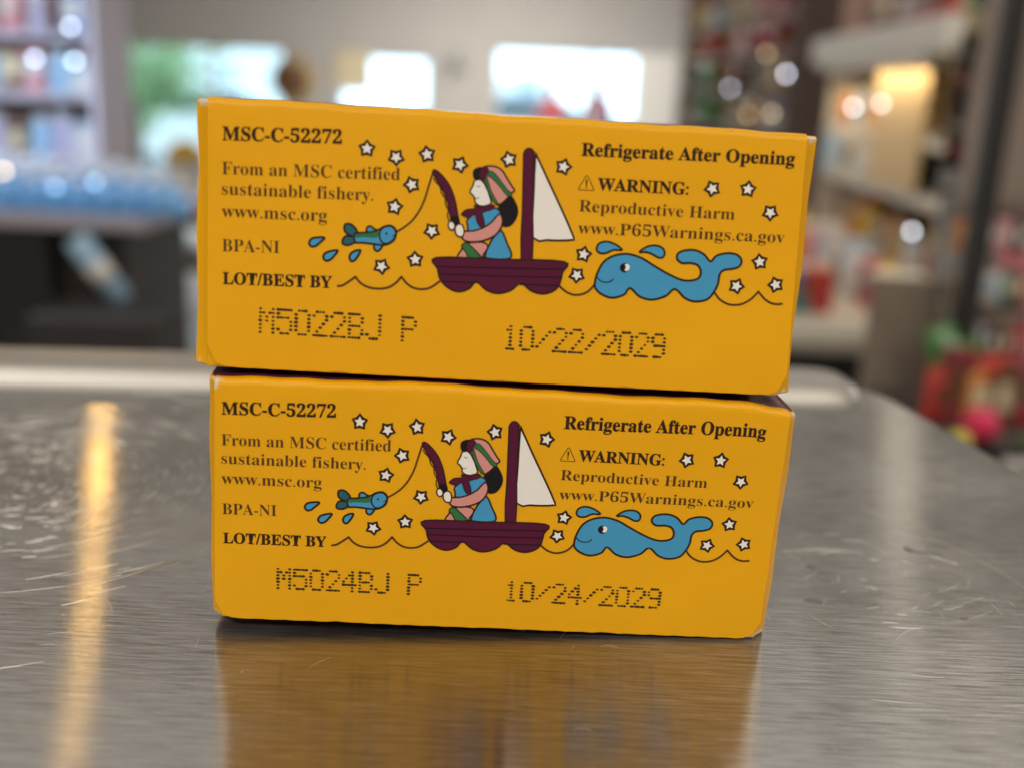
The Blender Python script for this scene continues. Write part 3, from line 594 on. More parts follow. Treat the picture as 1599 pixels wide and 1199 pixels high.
    made.append(shape('printed_fringe', f, 'fringe', t, INKX, 6, 0)); made.append(shape('printed_headscarf', f, 'scarf_all', t, INKK, 6, .18)); hs = made[-1]
    made.append(shape('scarf_band', f, ['band1', 'band2'], hs, INKG, 8, .09)); made.append(shape('scarf_front', f, 'scarf_front', hs, INKP, 9, .08))
    made.append(shape('neck_scarf', f, 'neck_scarf', t, INKP, 7, .12)); made.append(shape('printed_sleeve', f, 'sleeve', t, INKK, 9, .18))
    made.append(shape('printed_hand', f, 'hand_a', t, INKW, 9, .15)); made.append(shape('printed_hand', f, 'hand_b', t, INKW, 10, .15))
    made.append(shape('sail', f, 'sail', t, INKW, 1, .22, k=2)); made.append(shape('mast', f, 'mast', t, INKP, 2, .14, k=2))
    hu = shape('hull', f, 'hull', t, INKP, 4, .2, k=4); made.append(hu)
    made.append(lines('plank_lines', f, ['plank1', 'plank2', 'plank3', 'plank4'], hu, .16, 7, INKX))
    wh = shape('whale', f, 'whale', t, INKB, 1, .24); made.append(wh)
    made.append(shape('spout', f, 'spout1', t, INKB, 1, .22)); made.append(shape('spout', f, 'spout2', t, INKB, 1, .22))
    made.append(lines('whale_smile', f, 'whale_smile', wh, .17, 3))
    bm = bmesh.new(); u, v_ = SH['whale_eye'][0]; disc2d(bm, f, u, v_, .68, .66, .10, 1); u, v_ = SH['whale_pupil'][0]; disc2d(bm, f, u + .10, v_, .42, .50, .115, 0); disc2d(bm, f, u - .28, v_, .24, .36, .125, 1)
    made.append(done('whale_eye', bm, [INKW, INKX], wh))
    made.append(dotprint('lot_code', f, code[0], *code[1:], t)); made.append(dotprint('date_code', f, date[0], *date[1:], t))
    for o_ in made: local(o_)
    return t

lowF = Face([[-42.26, 140.15, 38.9], [41.46, 144.7, 36.06], [40.63, 145.25, 0.13], [-43.04, 140.72, 2.15]], [[1, 0, 0], [0, 1, 0]], 1.3)
upF = Face([[-43.58, 144.17, 76.36], [40.27, 147.39, 74.88], [39.82, 145.24, 38.69], [-44.46, 142.01, 40.14]], [[0.99939, -0.01388, 2.03303], [0.00422, 0.99432, -0.33672]], 4.1)
carton(lowF, 'lower yellow carton dated 10/24/2029, lying on the steel counter', (.75, 1.2), (W_ - 1.5, W_ - 1.6), ('M5024BJ P', 9.96, 30.85, 5.49, 5.47, 3.1), ('10/24/2029', 43.46, 66.7, 5.12, 4.94, 3.05), None,
       [(0, 0, -.5), (0, H_, -.5), (1.2, H_, 0), (W_, H_, -1), (W_ - 1, 0, 0), (W_, 0, -1)], 2)
carton(upF, 'upper yellow carton dated 10/22/2029, stacked on the other', (1.95, 1.75), (W_ - .9, W_ - 1.9), ('M5022BJ P', 9.13, 30.47, 5.44, 5.28, 3.3), ('10/22/2029', 42.83, 65.26, 4.95, 4.87, 3.2), None,
       [(0, 0, -.5), (0, H_, -.5), (1, H_, -.2), (W_, H_, -1), (W_ - 1, 0, 0), (W_, 0, -1), (0, 1.5, 0)], 5)
# ---------------------------------------------------------------- shop stock
PAL = {'white': (.75, .74, .72), 'cream': (.72, .62, .42), 'red': (.55, .05, .04), 'crimson': (.55, .02, .08), 'pink': (.70, .28, .32), 'orange': (.75, .28, .05), 'yellow': (.78, .55, .08),
       'green': (.10, .32, .08), 'teal': (.03, .22, .22), 'blue': (.06, .20, .50), 'pale blue': (.35, .55, .75), 'lilac': (.52, .48, .66), 'brown': (.16, .07, .035), 'black': (.02, .02, .022),
       'grey': (.3, .3, .3), 'amber': (.45, .20, .03), 'dark red': (.25, .04, .05), 'tan': (.62, .42, .20)}
def pm(c, kind_='paint'):
    r = {'paint': .45, 'gloss': .12}[kind_]
    return mat(c.replace(' ', '_') + '_' + kind_, PAL[c], r, noise=.12 if kind_ == 'paint' else 0, nscale=40)
PROTO = {}
SHADE2 = {'white': 'pale blue', 'cream': 'brown', 'red': 'brown', 'dark red': 'brown', 'crimson': 'grey', 'pink': 'white', 'orange': 'cream', 'yellow': 'red', 'green': 'cream', 'teal': 'cream', 'blue': 'white', 'pale blue': 'white', 'lilac': 'white', 'brown': 'cream', 'black': 'white', 'grey': 'white', 'amber': 'cream', 'tan': 'brown'}
def product(kind_, c, loc, wd, ht, label, group=None, rz=0.0):
    """bottle, jar, box or packet standing on loc; unit-sized meshes are shared and scaled"""
    nm = {'bottle': 'bottle', 'jar': 'jar', 'box': 'product_box', 'packet': 'packet', 'tin': 'tin'}[kind_]
    t = thing(nm, label, {'bottle': 'bottle', 'jar': 'jar', 'box': 'box', 'packet': 'packet', 'tin': 'tin'}[kind_], loc, rz, group)
    key = (kind_, c)
    if key not in PROTO:
        a = pm(c, 'gloss' if kind_ in ('bottle', 'jar', 'tin') else 'paint'); b = pm(SHADE2[c]); lst = []
        def mk(n_, fn, m_):
            bm = bmesh.new(); fn(bm); bmesh.ops.recalc_face_normals(bm, faces=bm.faces); me = bpy.data.meshes.new(n_); bm.to_mesh(me); bm.free(); me.materials.append(m_); lst.append((n_, me))
        if kind_ == 'bottle':
            mk('glass_body', lambda q: lathe(q, [(.001, 0), (.48, 0), (.5, .03), (.5, .55), (.42, .65), (.18, .76), (.16, .9), (.001, .9)]), a)
            mk('cap', lambda q: lathe(q, [(.001, .9), (.2, .9), (.2, 1), (.001, 1)]), pm('black'))
            mk('label_band', lambda q: lathe(q, [(.51, .12), (.51, .46)]), b)
        elif kind_ == 'jar':
            mk('glass_body', lambda q: lathe(q, [(.001, 0), (.42, 0), (.5, .06), (.5, .72), (.40, .82), (.40, .86), (.001, .86)]), a)
            mk('lid', lambda q: lathe(q, [(.001, .86), (.43, .86), (.43, 1), (.001, 1)]), b)
        elif kind_ == 'tin':
            mk('tin_body', lambda q: lathe(q, [(.001, 0), (.5, 0), (.5, .9), (.001, .9)]), a)
            mk('lid', lambda q: lathe(q, [(.001, .9), (.52, .9), (.52, 1), (.001, 1)]), b)
        elif kind_ == 'box':
            mk('box_body', lambda q: bx(q, -.5, .5, -.3, .3, 0, 1, .02), a)
            mk('printed_panel', lambda q: bx(q, -.38, .38, -.304, -.301, .3, .75), b)
        else:
            def pk(q):
                n = 7; g = [[None] * n for _ in range(n)]; h = [[None] * n for _ in range(n)]
                for i in range(n):
                    for j in range(n):
                        u, v_ = i / (n - 1), j / (n - 1); bl = .25 * (math.sin(math.pi * u) * math.sin(math.pi * v_)) ** .5
                        g[i][j] = q.verts.new((u - .5, -bl, v_)); h[i][j] = q.verts.new((u - .5, bl + .001, v_))
                for i in range(n - 1):
                    for j in range(n - 1):
                        q.faces.new((g[i][j], g[i + 1][j], g[i + 1][j + 1], g[i][j + 1])); q.faces.new((h[i][j], h[i][j + 1], h[i + 1][j + 1], h[i + 1][j]))
            mk('pouch', pk, a); mk('printed_panel', lambda q: bx(q, -.28, .28, -.262, -.25, .35, .7), b)
        PROTO[key] = lst
    for n_, me in PROTO[key]:
        o = bpy.data.objects.new(n_, me); COL.objects.link(o); o.parent = t
    t.scale = (wd, wd, ht)
    return t

def row(where, a, b, items, back=None, jig=.006, rz=0.0, depthdir=None):
    """items: (kind, colour, width, height) spread from point a to point b; each label names its neighbours"""
    a = Vector(a); b = Vector(b); n = len(items); r_ = random.Random(len(where) + n)
    for i, (k_, c, wd, ht) in enumerate(items):
        q = a.lerp(b, (i + .5) / n)
        nb = []
        if i > 0: nb.append('right of the ' + items[i - 1][1] + ' one')
        if i < n - 1: nb.append('left of the ' + items[i + 1][1] + ' one')
        if i == 0: nb.insert(0, 'first')
        if i == n - 1: nb.insert(0, 'last')
        kk = {'box': 'box', 'packet': 'packet'}.get(k_, k_)
        lab = f'{c} {kk} {where}, ' + ' and '.join(nb)
        lab = ' '.join(lab.split()[:16])
        product(k_, c, (q.x + r_.uniform(-jig, jig), q.y + r_.uniform(-jig, jig), q.z), wd, ht, lab, rz=rz + r_.uniform(-.15, .15))

def shelf_unit(name, label, cat, A, B, depth, zs, th, cols, lips=None, z0=FLOOR, z1=1.0, back=True, sides=True):
    """boards run from A to B (plan points, front edge); the unit goes back from there"""
    A = Vector((A[0], A[1], 0)); B = Vector((B[0], B[1], 0)); L_ = (B - A).length; an = math.atan2(B.y - A.y, B.x - A.x)
    t = thing(name, label, cat, (A.x, A.y, 0), an)
    bc, sc_, kc = cols
    if back: box('back_panel', .0, L_, depth, depth + .02, z0, z1, kc, t)
    if sides:
        box('side_panel', -.022, -.001, 0, depth + .02, z0, z1, sc_, t); box('side_panel', L_ + .001, L_ + .022, 0, depth + .02, z0, z1, sc_, t)
    for i, z in enumerate(zs): box('shelf_board', .001, L_ - .001, .0, depth - .002, z - th, z, bc, t)
    M_ = Matrix.Translation(t.location) @ Matrix.Rotation(an, 4, 'Z')
    return t, (lambda x, y, z: M_ @ Vector((x, y, z))), L_, an

# left: open shelves full of bottles
white_b = mat('shelf_white', (.44, .41, .48), .4, noise=.08); dark_b = mat('shelf_dark', (.06, .045, .04), .6); wood_b = mat('shelf_wood', (.26, .13, .07), .5, noise=.2, nscale=15)
a = px(-260, 150, 3.1); b = px(140, 150, 3.1)
zt = [px(90, 146, 3.1).z, px(90, 246, 3.1).z, px(90, 50, 3.1).z, px(90, 350, 3.1).z]
t, LW, L_, an = shelf_unit('bottle_shelf', 'tall open shelf of bottles at the left with a lilac white end panel', 'shelf', (a.x, a.y), (b.x, b.y), .26, zt, .02, (white_b, mat('end_panel_lilac', (.55, .50, .60), .4), wood_b), z1=.95)
row('on the second shelf of the left bottle shelf', LW(.32, .10, zt[0]), LW(L_ - .03, .10, zt[0]), [('bottle', 'brown', .055, .14), ('jar', 'pale blue', .055, .11), ('box', 'brown', .06, .13), ('packet', 'pink', .055, .12), ('jar', 'pale blue', .06, .12), ('tin', 'white', .06, .07)])
row('on the second shelf back row of the left bottle shelf', LW(.25, .2, zt[0]), LW(L_ - .03, .2, zt[0]), [('bottle', 'brown', .055, .17), ('bottle', 'amber', .055, .18), ('box', 'brown', .07, .16), ('bottle', 'black', .055, .16), ('box', 'pink', .06, .15)])
row('on the third shelf of the left bottle shelf', LW(.25, .10, zt[1]), LW(L_ - .03, .10, zt[1]), [('jar', 'lilac', .055, .10), ('jar', 'white', .055, .11), ('jar', 'lilac', .06, .12), ('bottle', 'brown', .045, .14), ('jar', 'pale blue', .055, .11), ('jar', 'lilac', .055, .12), ('jar', 'white', .055, .10)])
row('on the top shelf of the left bottle shelf', LW(.25, .10, zt[2]), LW(L_ - .03, .10, zt[2]), [('bottle', 'brown', .055, .15), ('jar', 'white', .055, .12), ('packet', 'pink', .06, .14), ('tin', 'lilac', .055, .11), ('box', 'blue', .055, .13)])
row('on the low shelf of the left bottle shelf', LW(.2, .10, zt[3]), LW(L_ - .05, .10, zt[3]), [('box', 'black', .09, .14), ('jar', 'green', .07, .12), ('box', 'grey', .09, .12), ('tin', 'brown', .07, .1)])
tt = thing('fill_strip', 'added cool fill strip over the blue bottles at the front of the left shelf', 'lamp', (-1.75, 2.55, px(90, -60, 2.5).z))  # lamp added to brighten the left stock with cool light
box('housing', -.7, .7, -.04, .04, -.001, .03, lamp_m, tt); ar = area('strip_glow', (0, 0, -.003), 1.3, 24, (.62, .80, 1), (R(14), 0, 0), sy=.07); ar.parent = tt
for xx in (-.6, .6): lathed('hanger', [(.004, .03), (.004, CEIL - tt.location.z)], pm('grey'), tt, 6).location = (xx, 0, 0)
# left: display counter with rows of blue bottles
z = px(120, 322, 2.25).z
t = thing('display_counter', 'low display counter carrying the rows of blue bottles, black front', 'counter', (0, 0, 0))
p0 = px(-250, 320, 2.15); p1 = px(238, 330, 2.15)
box('worktop', p0.x, p1.x, 2.1, 2.62, z - .028, z, white_b, t)
e1 = px(98, 400, 2.2).x; e2 = px(200, 400, 2.2).x
box('black_front', p0.x, e1, 2.13, 2.6, FLOOR, z - .029, mat('black_laminate', (.012, .012, .014), .5), t)
box('brown_front', e1 + .001, e2, 2.18, 2.6, FLOOR, z - .029, mat('brown_laminate', (.022, .016, .015), .5), t)
bm = bmesh.new(); lathe(bm, [(.012, .0625), (.014, .064), (.015, .070), (.012, .076), (.001, .079)], 12, mi=1); lathe(bm, [(.001, 0), (.022, 0), (.0245, .004), (.0245, .030), (.022, .042), (.015, .050), (.010, .053), (.010, .062), (.001, .062)], 16); bmesh.ops.recalc_face_normals(bm, faces=bm.faces)
cup_me = bpy.data.meshes.new('blue_bottle'); bm.to_mesh(cup_me); bm.free(); cup_m2 = mat('stopper_glint', (.78, .88, .98), .3); cup_me.materials.append(mat('blue_bottle', (.13, .46, .95), .08, spec=1.0, coat=1)); cup_me.materials.append(cup_m2)  # pale stoppers hold highlight colour, standing in for glints on the glass
for r_ in range(4):
    for k in range(9):
        o = bpy.data.objects.new('blue_bottle', cup_me); COL.objects.link(o)
        q0 = px(-30 if r_ < 3 else -10, 300, 2.14 + r_ * .10).x
        o.location = (q0 + .050 * k - (.025 if r_ % 2 else 0) + r_ * .004, 2.14 + r_ * .10, z)
        o.scale = (.86, .86, .95 + .05 * (k * 3 % 4))
        tag(o, 'small blue bottle with painted glint standing in the packed rows on the left display counter', 'bottle', 'blue bottles packed in rows')
a = px(118, 372, 2.07); b = px(190, 468, 2.10)
t = thing('rolled_poster', 'rolled white and blue poster leaning against the display counter', 'poster', tuple(b))
d_ = (a - b); bm = bmesh.new(); lathe(bm, [(.001, 0), (.024, 0), (.024, d_.length), (.001, d_.length)], 14); o = from_bm('paper_roll', bm, pm('pale blue', 'gloss'), t); o.rotation_euler = d_.to_track_quat('Z', 'Y').to_euler()
bm = bmesh.new(); lathe(bm, [(.0245, .05), (.0245, .09)], 14); o = from_bm('paper_band', bm, pm('white'), t); o.rotation_euler = d_.to_track_quat('Z', 'Y').to_euler()
# a crate under the left counter end for the poster to stand in
q = px(185, 476, 2.06); t = thing('storage_bin', 'grey storage bin on the floor holding the rolled poster', 'bin', (q.x, 2.0, FLOOR))
box('bin_body', -.12, .12, -.09, .09, 0, q.z - FLOOR, mat('bin_grey', (.03, .026, .028), .6), t)
# left middle: brown table with chrome tins, yellow-lidded tub
z = px(270, 335, 5.0).z
t = thing('wooden_table', 'brown wooden table in the middle distance left of the boxes', 'table', (0, 0, 0))
q0 = px(205, 335, 5.0).x; q1 = px(520, 335, 5.0).x
box('tabletop', q0, q1, 4.9, 5.6, z - .05, z, wood_b, t)
for xx in (q0 + .05, q1 - .05):
    for yy in (4.95, 5.5): box('leg', xx - .03, xx + .03, yy - .03, yy + .03, FLOOR, z - .051, dark_b, t)
z2 = px(270, 412, 5.0).z; box('lower_shelf', q0 + .09, q1 - .09, 4.95, 5.5, z2 - .03, z2, dark_b, t)
row('on the lower shelf of the wooden table', (q0 + .08, 5.0, z2), (q0 + .65, 5.0, z2), [('tin', 'white', .09, .09), ('tin', 'grey', .09, .1), ('tin', 'lilac', .085, .09), ('tin', 'white', .09, .09), ('tin', 'grey', .09, .09)])
t = product('tin', 'white', tuple(px(292, 300, 5.0))[:2] + (z,), .17, .26, 'white tub with a domed yellow lid on the wooden table')
lathed('domed_lid', [(.56, .98), (.56, 1.03), (.45, 1.2), (.25, 1.3), (.001, 1.33)], mat('yellow_lid', (.78, .50, .04), .4), t)
product('box', 'orange', tuple(px(235, 300, 5.05))[:2] + (z,), .16, .10, 'flat orange box on the wooden table, left of the white tub')
kind(box('floor_mat', -3.4, -1.2, 5.9, 8.6, FLOOR + .004, FLOOR + .012, mat('mat_grey', (.55, .56, .60), .8), bev=0))

# wall ornaments
def on_wall(name, label, cat, x, y): 
    q = px(x, y, BACK - .03); return thing(name, label, cat, (q.x, BACK - .03, q.z))
t = on_wall('round_sign', 'round black sign with a yellow rim on the wall between door and window', 'sign', 458, 125)
bm = bmesh.new(); lathe(bm, [(.001, 0), (.24, 0), (.24, .04), (.001, .04)], 28); o = from_bm('yellow_rim', bm, mat('ochre_paint', (.50, .36, .12), .6), t); o.rotation_euler.x = R(90)
bm = bmesh.new(); lathe(bm, [(.001, .0), (.19, .0), (.18, .06), (.001, .06)], 28); o = from_bm('black_disc', bm, pm('brown'), t); o.rotation_euler.x = R(90); o.location.y = -.001
t = on_wall('wall_fan', 'small dark four-bladed fan on the wall between two windows', 'fan', 708, 102)
lathed('hub', [(.001, -.04), (.05, -.04), (.05, .04), (.001, .04)], pm('grey'), t).rotation_euler.x = R(90)
for k in range(4):
    o = box('blade', .05, .17, -.006, .006, -.03, .03, pm('grey'), t, bev=.003); o.rotation_euler = (R(12), k * math.pi / 2 + .3, 0)
t = thing('window_blind', 'cream roller blind half covering the middle shop window', 'blind', (0, BACK - .04, 0))
q0 = px(524, 90, BACK).x; q1 = px(582, 90, BACK).x; zb = px(550, 140, BACK).z
box('blind_cloth', q0, q1, -.012, -.004, zb, .38, pm('cream'), t, bev=0); box('bottom_rail', q0 - .01, q1 + .01, -.02, .0, zb - .03, zb - .001, pm('white'), t)
t = thing('poster_stand', 'white poster stand beside the wide bright window', 'sign', (px(1022, 150, 11.4).x, 11.4, FLOOR))
box('poster_board', -.22, .22, -.02, .02, .55, 1.72, pm('white'), t); box('stand_foot', -.25, .25, -.15, .15, 0, .03, pm('grey'), t); box('stand_pole', -.02, .02, -.02, .02, .031, .549, pm('grey'), t)

# outside: tree, people, cars, house fronts
def tree(x, y, h, label, seed):
    r_ = random.Random(seed); t = thing('street_tree', label, 'tree', (x, y, -1.42))
    bm = bmesh.new(); lathe(bm, [(.001, 0), (.14, 0), (.10, h * .3), (.06, h * .7), (.001, h * .75)], 8); from_bm('trunk', bm, mat('bark', (.12, .08, .05), .9), t)
    bm = bmesh.new()
    cl = [(Vector((r_.gauss(0, .5), r_.gauss(0, .4), h * .62 + r_.gauss(0, .42))), r_.uniform(.25, .5)) for _ in range(16)]
    for c, rad in cl:
        for _ in range(70):
            d = Vector((r_.gauss(0, 1), r_.gauss(0, 1), r_.gauss(0, 1))).normalized() * rad * r_.uniform(.5, 1); q = c + d
            a_ = Vector((r_.gauss(0, 1), r_.gauss(0, 1), r_.gauss(0, 1))).normalized() * .07; b_ = a_.orthogonal().normalized() * .04
            bm.faces.new([bm.verts.new(q + v_) for v_ in (-a_, b_, a_, -b_)])
    from_bm('crown', bm, mat('leaves', (.20, .32, .13), .6, noise=.4, nscale=3), t)
tree(px(208, 150, 14.4).x, 14.4, 2.3, 'small bright green tree outside the left glazed door', 5)
tree(px(228, 150, 19).x, 19, 3.0, 'taller green tree further down the street beyond the door', 9)
def car(x, y, c, label, rz=0):
    t = thing('parked_car', label, 'car', (x, y, -1.5), rz)
    prof = [(-2.1, .35), (-2.12, .75), (-1.95, .88), (-1.1, .95), (-.55, 1.38), (.75, 1.42), (1.5, .98), (2.05, .90), (2.15, .6), (2.1, .35)]
    bm = bmesh.new(); L1 = []; 
    for yy, s_ in ((-.85, 1), (-.62, 1.0), (.62, 1.0), (.85, 1)):
        L1.append([bm.verts.new((px_, yy * (.82 if pz > 1.1 else 1), pz)) for px_, pz in prof])
    for A_, B_ in zip(L1, L1[1:]):
        for k in range(len(prof)): bm.faces.new((A_[k], A_[(k + 1) % len(prof)], B_[(k + 1) % len(prof)], B_[k]))
    bm.faces.new(L1[0]); bm.faces.new(L1[-1]); from_bm('car_body', bm, mat('car_' + c.replace(' ', '_'), PAL[c], .25, coat=.8), t)
    gm = mat('car_glass', (.03, .04, .05), .08)
    for s_ in (-1, 1): 
        bm = bmesh.new(); vs_ = [bm.verts.new((a_, s_ * yy, b_)) for a_, yy, b_ in ((-.98, .855, .99), (-.5, .71, 1.34), (.70, .71, 1.37), (1.35, .855, 1.0))]; bm.faces.new(vs_); o = from_bm('side_window', bm, gm, t)
    bm = bmesh.new(); vs_ = [bm.verts.new(q) for q in ((-1.10, -.7, .965), (-1.10, .7, .965), (-.6, .6, 1.36), (-.6, -.6, 1.36))]; bm.faces.new(vs_); from_bm('windscreen', bm, gm, t)
    for sx in (-1.35, 1.3):
        for sy in (-.78, .78):
            bm = bmesh.new(); lathe(bm, [(.001, -.1), (.32, -.1), (.33, 0), (.32, .1), (.001, .1)], 16); o = from_bm('wheel', bm, mat('tyre', (.02, .02, .02), .8), t); o.rotation_euler.x = R(90); o.location = (sx, sy, .33)
car(px(300, 200, 17.5).x, 17.6, 'white', 'white car parked in the street outside the glazed door', R(12))
car(px(840, 190, 24).x - .4, 24, 'grey', 'grey car parked across the street beyond the wide window', R(3))
def person(x, y, h, col, hair, label):
    t = thing('person', label, 'person', (x, y, -1.41))
    me = bpy.data.meshes.new('body'); s = h / 1.7
    V_ = [(0, 0, .95, .13), (0, 0, 1.15, .14), (0, 0, 1.38, .15), (0, 0, 1.5, .06), (0, 0, 1.6, .095), (.09, 0, .9, .10), (.10, -.02, .48, .065), (.10, .02, .06, .05), (.10, -.12, .03, .04), (-.09, 0, .9, .10), (-.10, .03, .48, .065), (-.10, .06, .06, .05), (-.10, -.08, .03, .04),
          (.19, 0, 1.38, .06), (.25, .0, 1.1, .045), (.24, -.08, .86, .035), (-.19, 0, 1.38, .06), (-.25, 0, 1.1, .045), (-.24, -.08, .86, .035)]
    E_ = [(0, 1), (1, 2), (2, 3), (3, 4), (0, 5), (5, 6), (6, 7), (7, 8), (0, 9), (9, 10), (10, 11), (11, 12), (2, 13), (13, 14), (14, 15), (2, 16), (16, 17), (17, 18)]
    me.from_pydata([(a_ * s, b_ * s, c_ * s) for a_, b_, c_, _ in V_], E_, []); o = link('body', me, [mat('clothes_' + col.replace(' ', '_'), PAL[col], .8)], t)
    sk = o.modifiers.new('skin', 'SKIN'); 
    for i, q in enumerate(V_): me.skin_vertices[0].data[i].radius = (q[3] * s, q[3] * s)
    me.skin_vertices[0].data[0].use_root = True
    sb = o.modifiers.new('sub', 'SUBSURF'); sb.levels = 1; sb.render_levels = 1
    bm = bmesh.new(); bmesh.ops.create_icosphere(bm, subdivisions=2, radius=.115 * s, matrix=Matrix.Translation((0, .012, 1.635 * s))); from_bm('hair', bm, mat('hair_' + hair, PAL[hair], .7), t, smooth=True)
person(px(934, 150, 17.6).x, 17.6, 1.62, 'dark red', 'black', 'person in dark red with black hair walking outside the wide window')
person(px(862, 160, 21).x, 21, 1.50, 'red', 'brown', 'shorter person in red outside the wide window, further left')
def house(x0, x1, y, h, col, label):
    t = thing('street_building', label, 'building', ((x0 + x1) / 2, y, -1.5)); wd = x1 - x0
    box('wall', -wd / 2, wd / 2, 0, 6, 0, h, mat('facade_' + col.replace(' ', '_'), PAL[col], .8, noise=.05), t)
    n = max(2, int(wd / 1.6))
    for k in range(n):
        cx_ = -wd / 2 + wd * (k + .5) / n
        for z_ in (.9,) + ((3.2,) if h > 4.4 else ()):
            f_ = box('window', cx_ - .45, cx_ + .45, -.05, -.002, z_, z_ + 1.1, pm('white'), t); f_2 = box('pane', cx_ - .38, cx_ + .38, -.06, -.051, z_ + .07, z_ + 1.03, mat('house_glass', (.4, .48, .55), .1), f_, bev=0)
house(-13.5, -8.2, 33, 3.2, 'white', 'low white building across the street seen through the door')
house(-3.2, 1.2, 40, 1.9, 'white', 'low white shed far across the street seen through the windows')

# right: far gondola, cream display bay, card rack and hanging stock
far_b = mat('gondola_grey', (.34, .30, .27), .5)
a = px(1062, 150, 6.6); b = px(1252, 150, 4.6)
zt = [px(1180, 28, 5.3).z, px(1180, 82, 5.3).z, px(1180, 140, 5.3).z, px(1180, 200, 5.3).z, px(1180, 290, 5.3).z]
t, LW, L_, an = shelf_unit('gondola_shelf', 'tall grey brown shelf of mixed goods behind the right end of the boxes', 'shelf', (a.x, a.y), (b.x, b.y), .35, zt, .025, (far_b, mat('post_copper', (.42, .27, .22), .4), dark_b), z1=1.4)
mixes = [['yellow', 'white', 'cream', 'pink', 'crimson', 'grey'], ['yellow', 'red', 'orange', 'pink', 'crimson', 'red', 'cream'], ['teal', 'green', 'red', 'brown', 'grey', 'amber', 'white'], ['teal', 'green', 'brown', 'cream', 'amber', 'lilac', 'tan'], ['green', 'black', 'tan', 'grey', 'amber', 'white', 'tan']]
nms = ['top', 'second', 'third', 'fourth', 'fifth']
for z_, mx_, nm_ in zip(zt, mixes, nms):
    row('on the ' + nm_ + ' shelf of the grey gondola', LW(.04, .08, z_), LW(L_ - .03, .08, z_), [(['box', 'bottle', 'packet', 'tin', 'jar'][(i * 3 + len(nm_)) % 5], c, .17 if i % 2 else .14, .13 + .02 * (i % 3)) for i, c in enumerate(mx_)], rz=an)
    row('behind on the ' + nm_ + ' shelf of the grey gondola', LW(.10, .22, z_), LW(L_ - .06, .22, z_), [(['bottle', 'box', 'jar', 'box'][(i * 3 + len(nm_)) % 4], c, .11, .22 + .02 * (i % 3)) for i, c in enumerate(mx_[::-1] + mx_[1:4])], rz=an)
q = px(1271, 80, 4.3)
t = thing('dark_column', 'dark brown cloth covered column left of the cream display bay', 'column', (q.x, q.y, FLOOR))
box('shaft', -.075, .075, -.07, .07, 0, CEIL - FLOOR, mat('dark_brown_cloth', (.075, .045, .035), .8, noise=.3), t); box('plinth', -.1, .1, -.095, .095, -.0, .12, dark_b, t)

cream_b = mat('bay_cream', (.74, .70, .60), .5, noise=.05); tan_b = mat('bay_tan', (.62, .42, .18), .6, noise=.08, nscale=6)
a = px(1296, 150, 3.5); b = px(1492, 150, 2.35)
zc = px(1296, 102, 3.5).z; zs1 = px(1400, 285, 2.9).z; zs2 = px(1400, 205, 2.9).z; zcount = px(1380, 470, 2.6).z
t, LW, L_, an = shelf_unit('display_bay', 'cream display bay with a white canopy board and tan back panel', 'shelf', (a.x, a.y), (b.x, b.y), .32, [zs1, zs2 - .001], .03, (cream_b, cream_b, tan_b), z0=zcount, z1=zc)
box('canopy', -.06, L_ + .05, -.06, .36, zc + .001, zc + .075, mat('canopy_white', (.80, .78, .72), .5), t)
box('tan_door', L_ * .50, L_ * .86, -.012, -.001, zs1 + .001, zc - .002, mat('door_tan', (.70, .52, .26), .55, noise=.05, nscale=5), t)
row('on top of the white canopy', LW(.02, .1, zc + .076), LW(L_, .1, zc + .076), [('box', 'red', .13, .16), ('box', 'brown', .13, .18), ('packet', 'blue', .14, .14), ('box', 'crimson', .13, .14), ('box', 'red', .12, .15), ('packet', 'green', .12, .12), ('box', 'cream', .12, .16)], rz=an)
row('on the upper shelf of the cream bay', LW(.04, .06, zs2), LW(L_ * .48, .06, zs2), [('jar', 'orange', .09, .11), ('jar', 'pale blue', .08, .10), ('jar', 'amber', .08, .09), ('jar', 'white', .08, .10)], rz=an)
row('on the lower shelf of the cream bay', LW(.02, .03, zs1), LW(L_ * .48, .03, zs1), [('box', 'pale blue', .12, .10), ('box', 'white', .12, .115), ('box', 'grey', .09, .06), ('box', 'cream', .12, .10), ('box', 'white', .12, .07), ('jar', 'white', .07, .10)], rz=an)
tt = thing('fill_strip', 'added warm fill strip under the white canopy of the cream display bay', 'lamp', tuple(LW(L_ / 2, -.04, zc - .02)), an)  # lamp added to brighten and warm the bay
box('housing', -.5, .5, -.02, .02, -.001, .018, lamp_m, tt); ar = area('strip_glow', (0, 0, -.003), .96, 2.4, (1, .78, .48), (R(-12), 0, 0), sy=.03); ar.parent = tt
# counter under the bay
t2 = thing('side_counter', 'side counter with a pale rounded top edge and black front', 'counter', (0, 0, 0))
pa, pb = LW(-.15, -.38, 0), LW(L_ + .05, -.38, 0); pc, pd = LW(L_ + .05, .36, 0), LW(-.15, .36, 0)
bm = bmesh.new()
def slab(bm, pts, za, zb, bev):
    lo_ = [bm.verts.new((q.x, q.y, za)) for q in pts]; hi_ = [bm.verts.new((q.x, q.y, zb)) for q in pts]; n = len(pts); fs = [bm.faces.new(lo_), bm.faces.new(hi_)]
    for k in range(n): fs.append(bm.faces.new((lo_[k], lo_[(k + 1) % n], hi_[(k + 1) % n], hi_[k])))
    bmesh.ops.bevel(bm, geom=list({e for f_ in fs for e in f_.edges}), offset=bev, segments=3, affect='EDGES')
slab(bm, [pa, pb, pc, pd], zcount - .075, zcount - .001, .02); from_bm('worktop', bm, mat('worktop_pale', (.66, .62, .53), .35), t2)
ins = [LW(-.12, -.33, 0), LW(L_ + .0, -.33, 0), LW(L_ + .0, .34, 0), LW(-.12, .34, 0)]
bm = bmesh.new(); slab(bm, ins, FLOOR, zcount - .076, .005); from_bm('black_front', bm, mat('black_laminate', (.012, .012, .014), .5), t2)
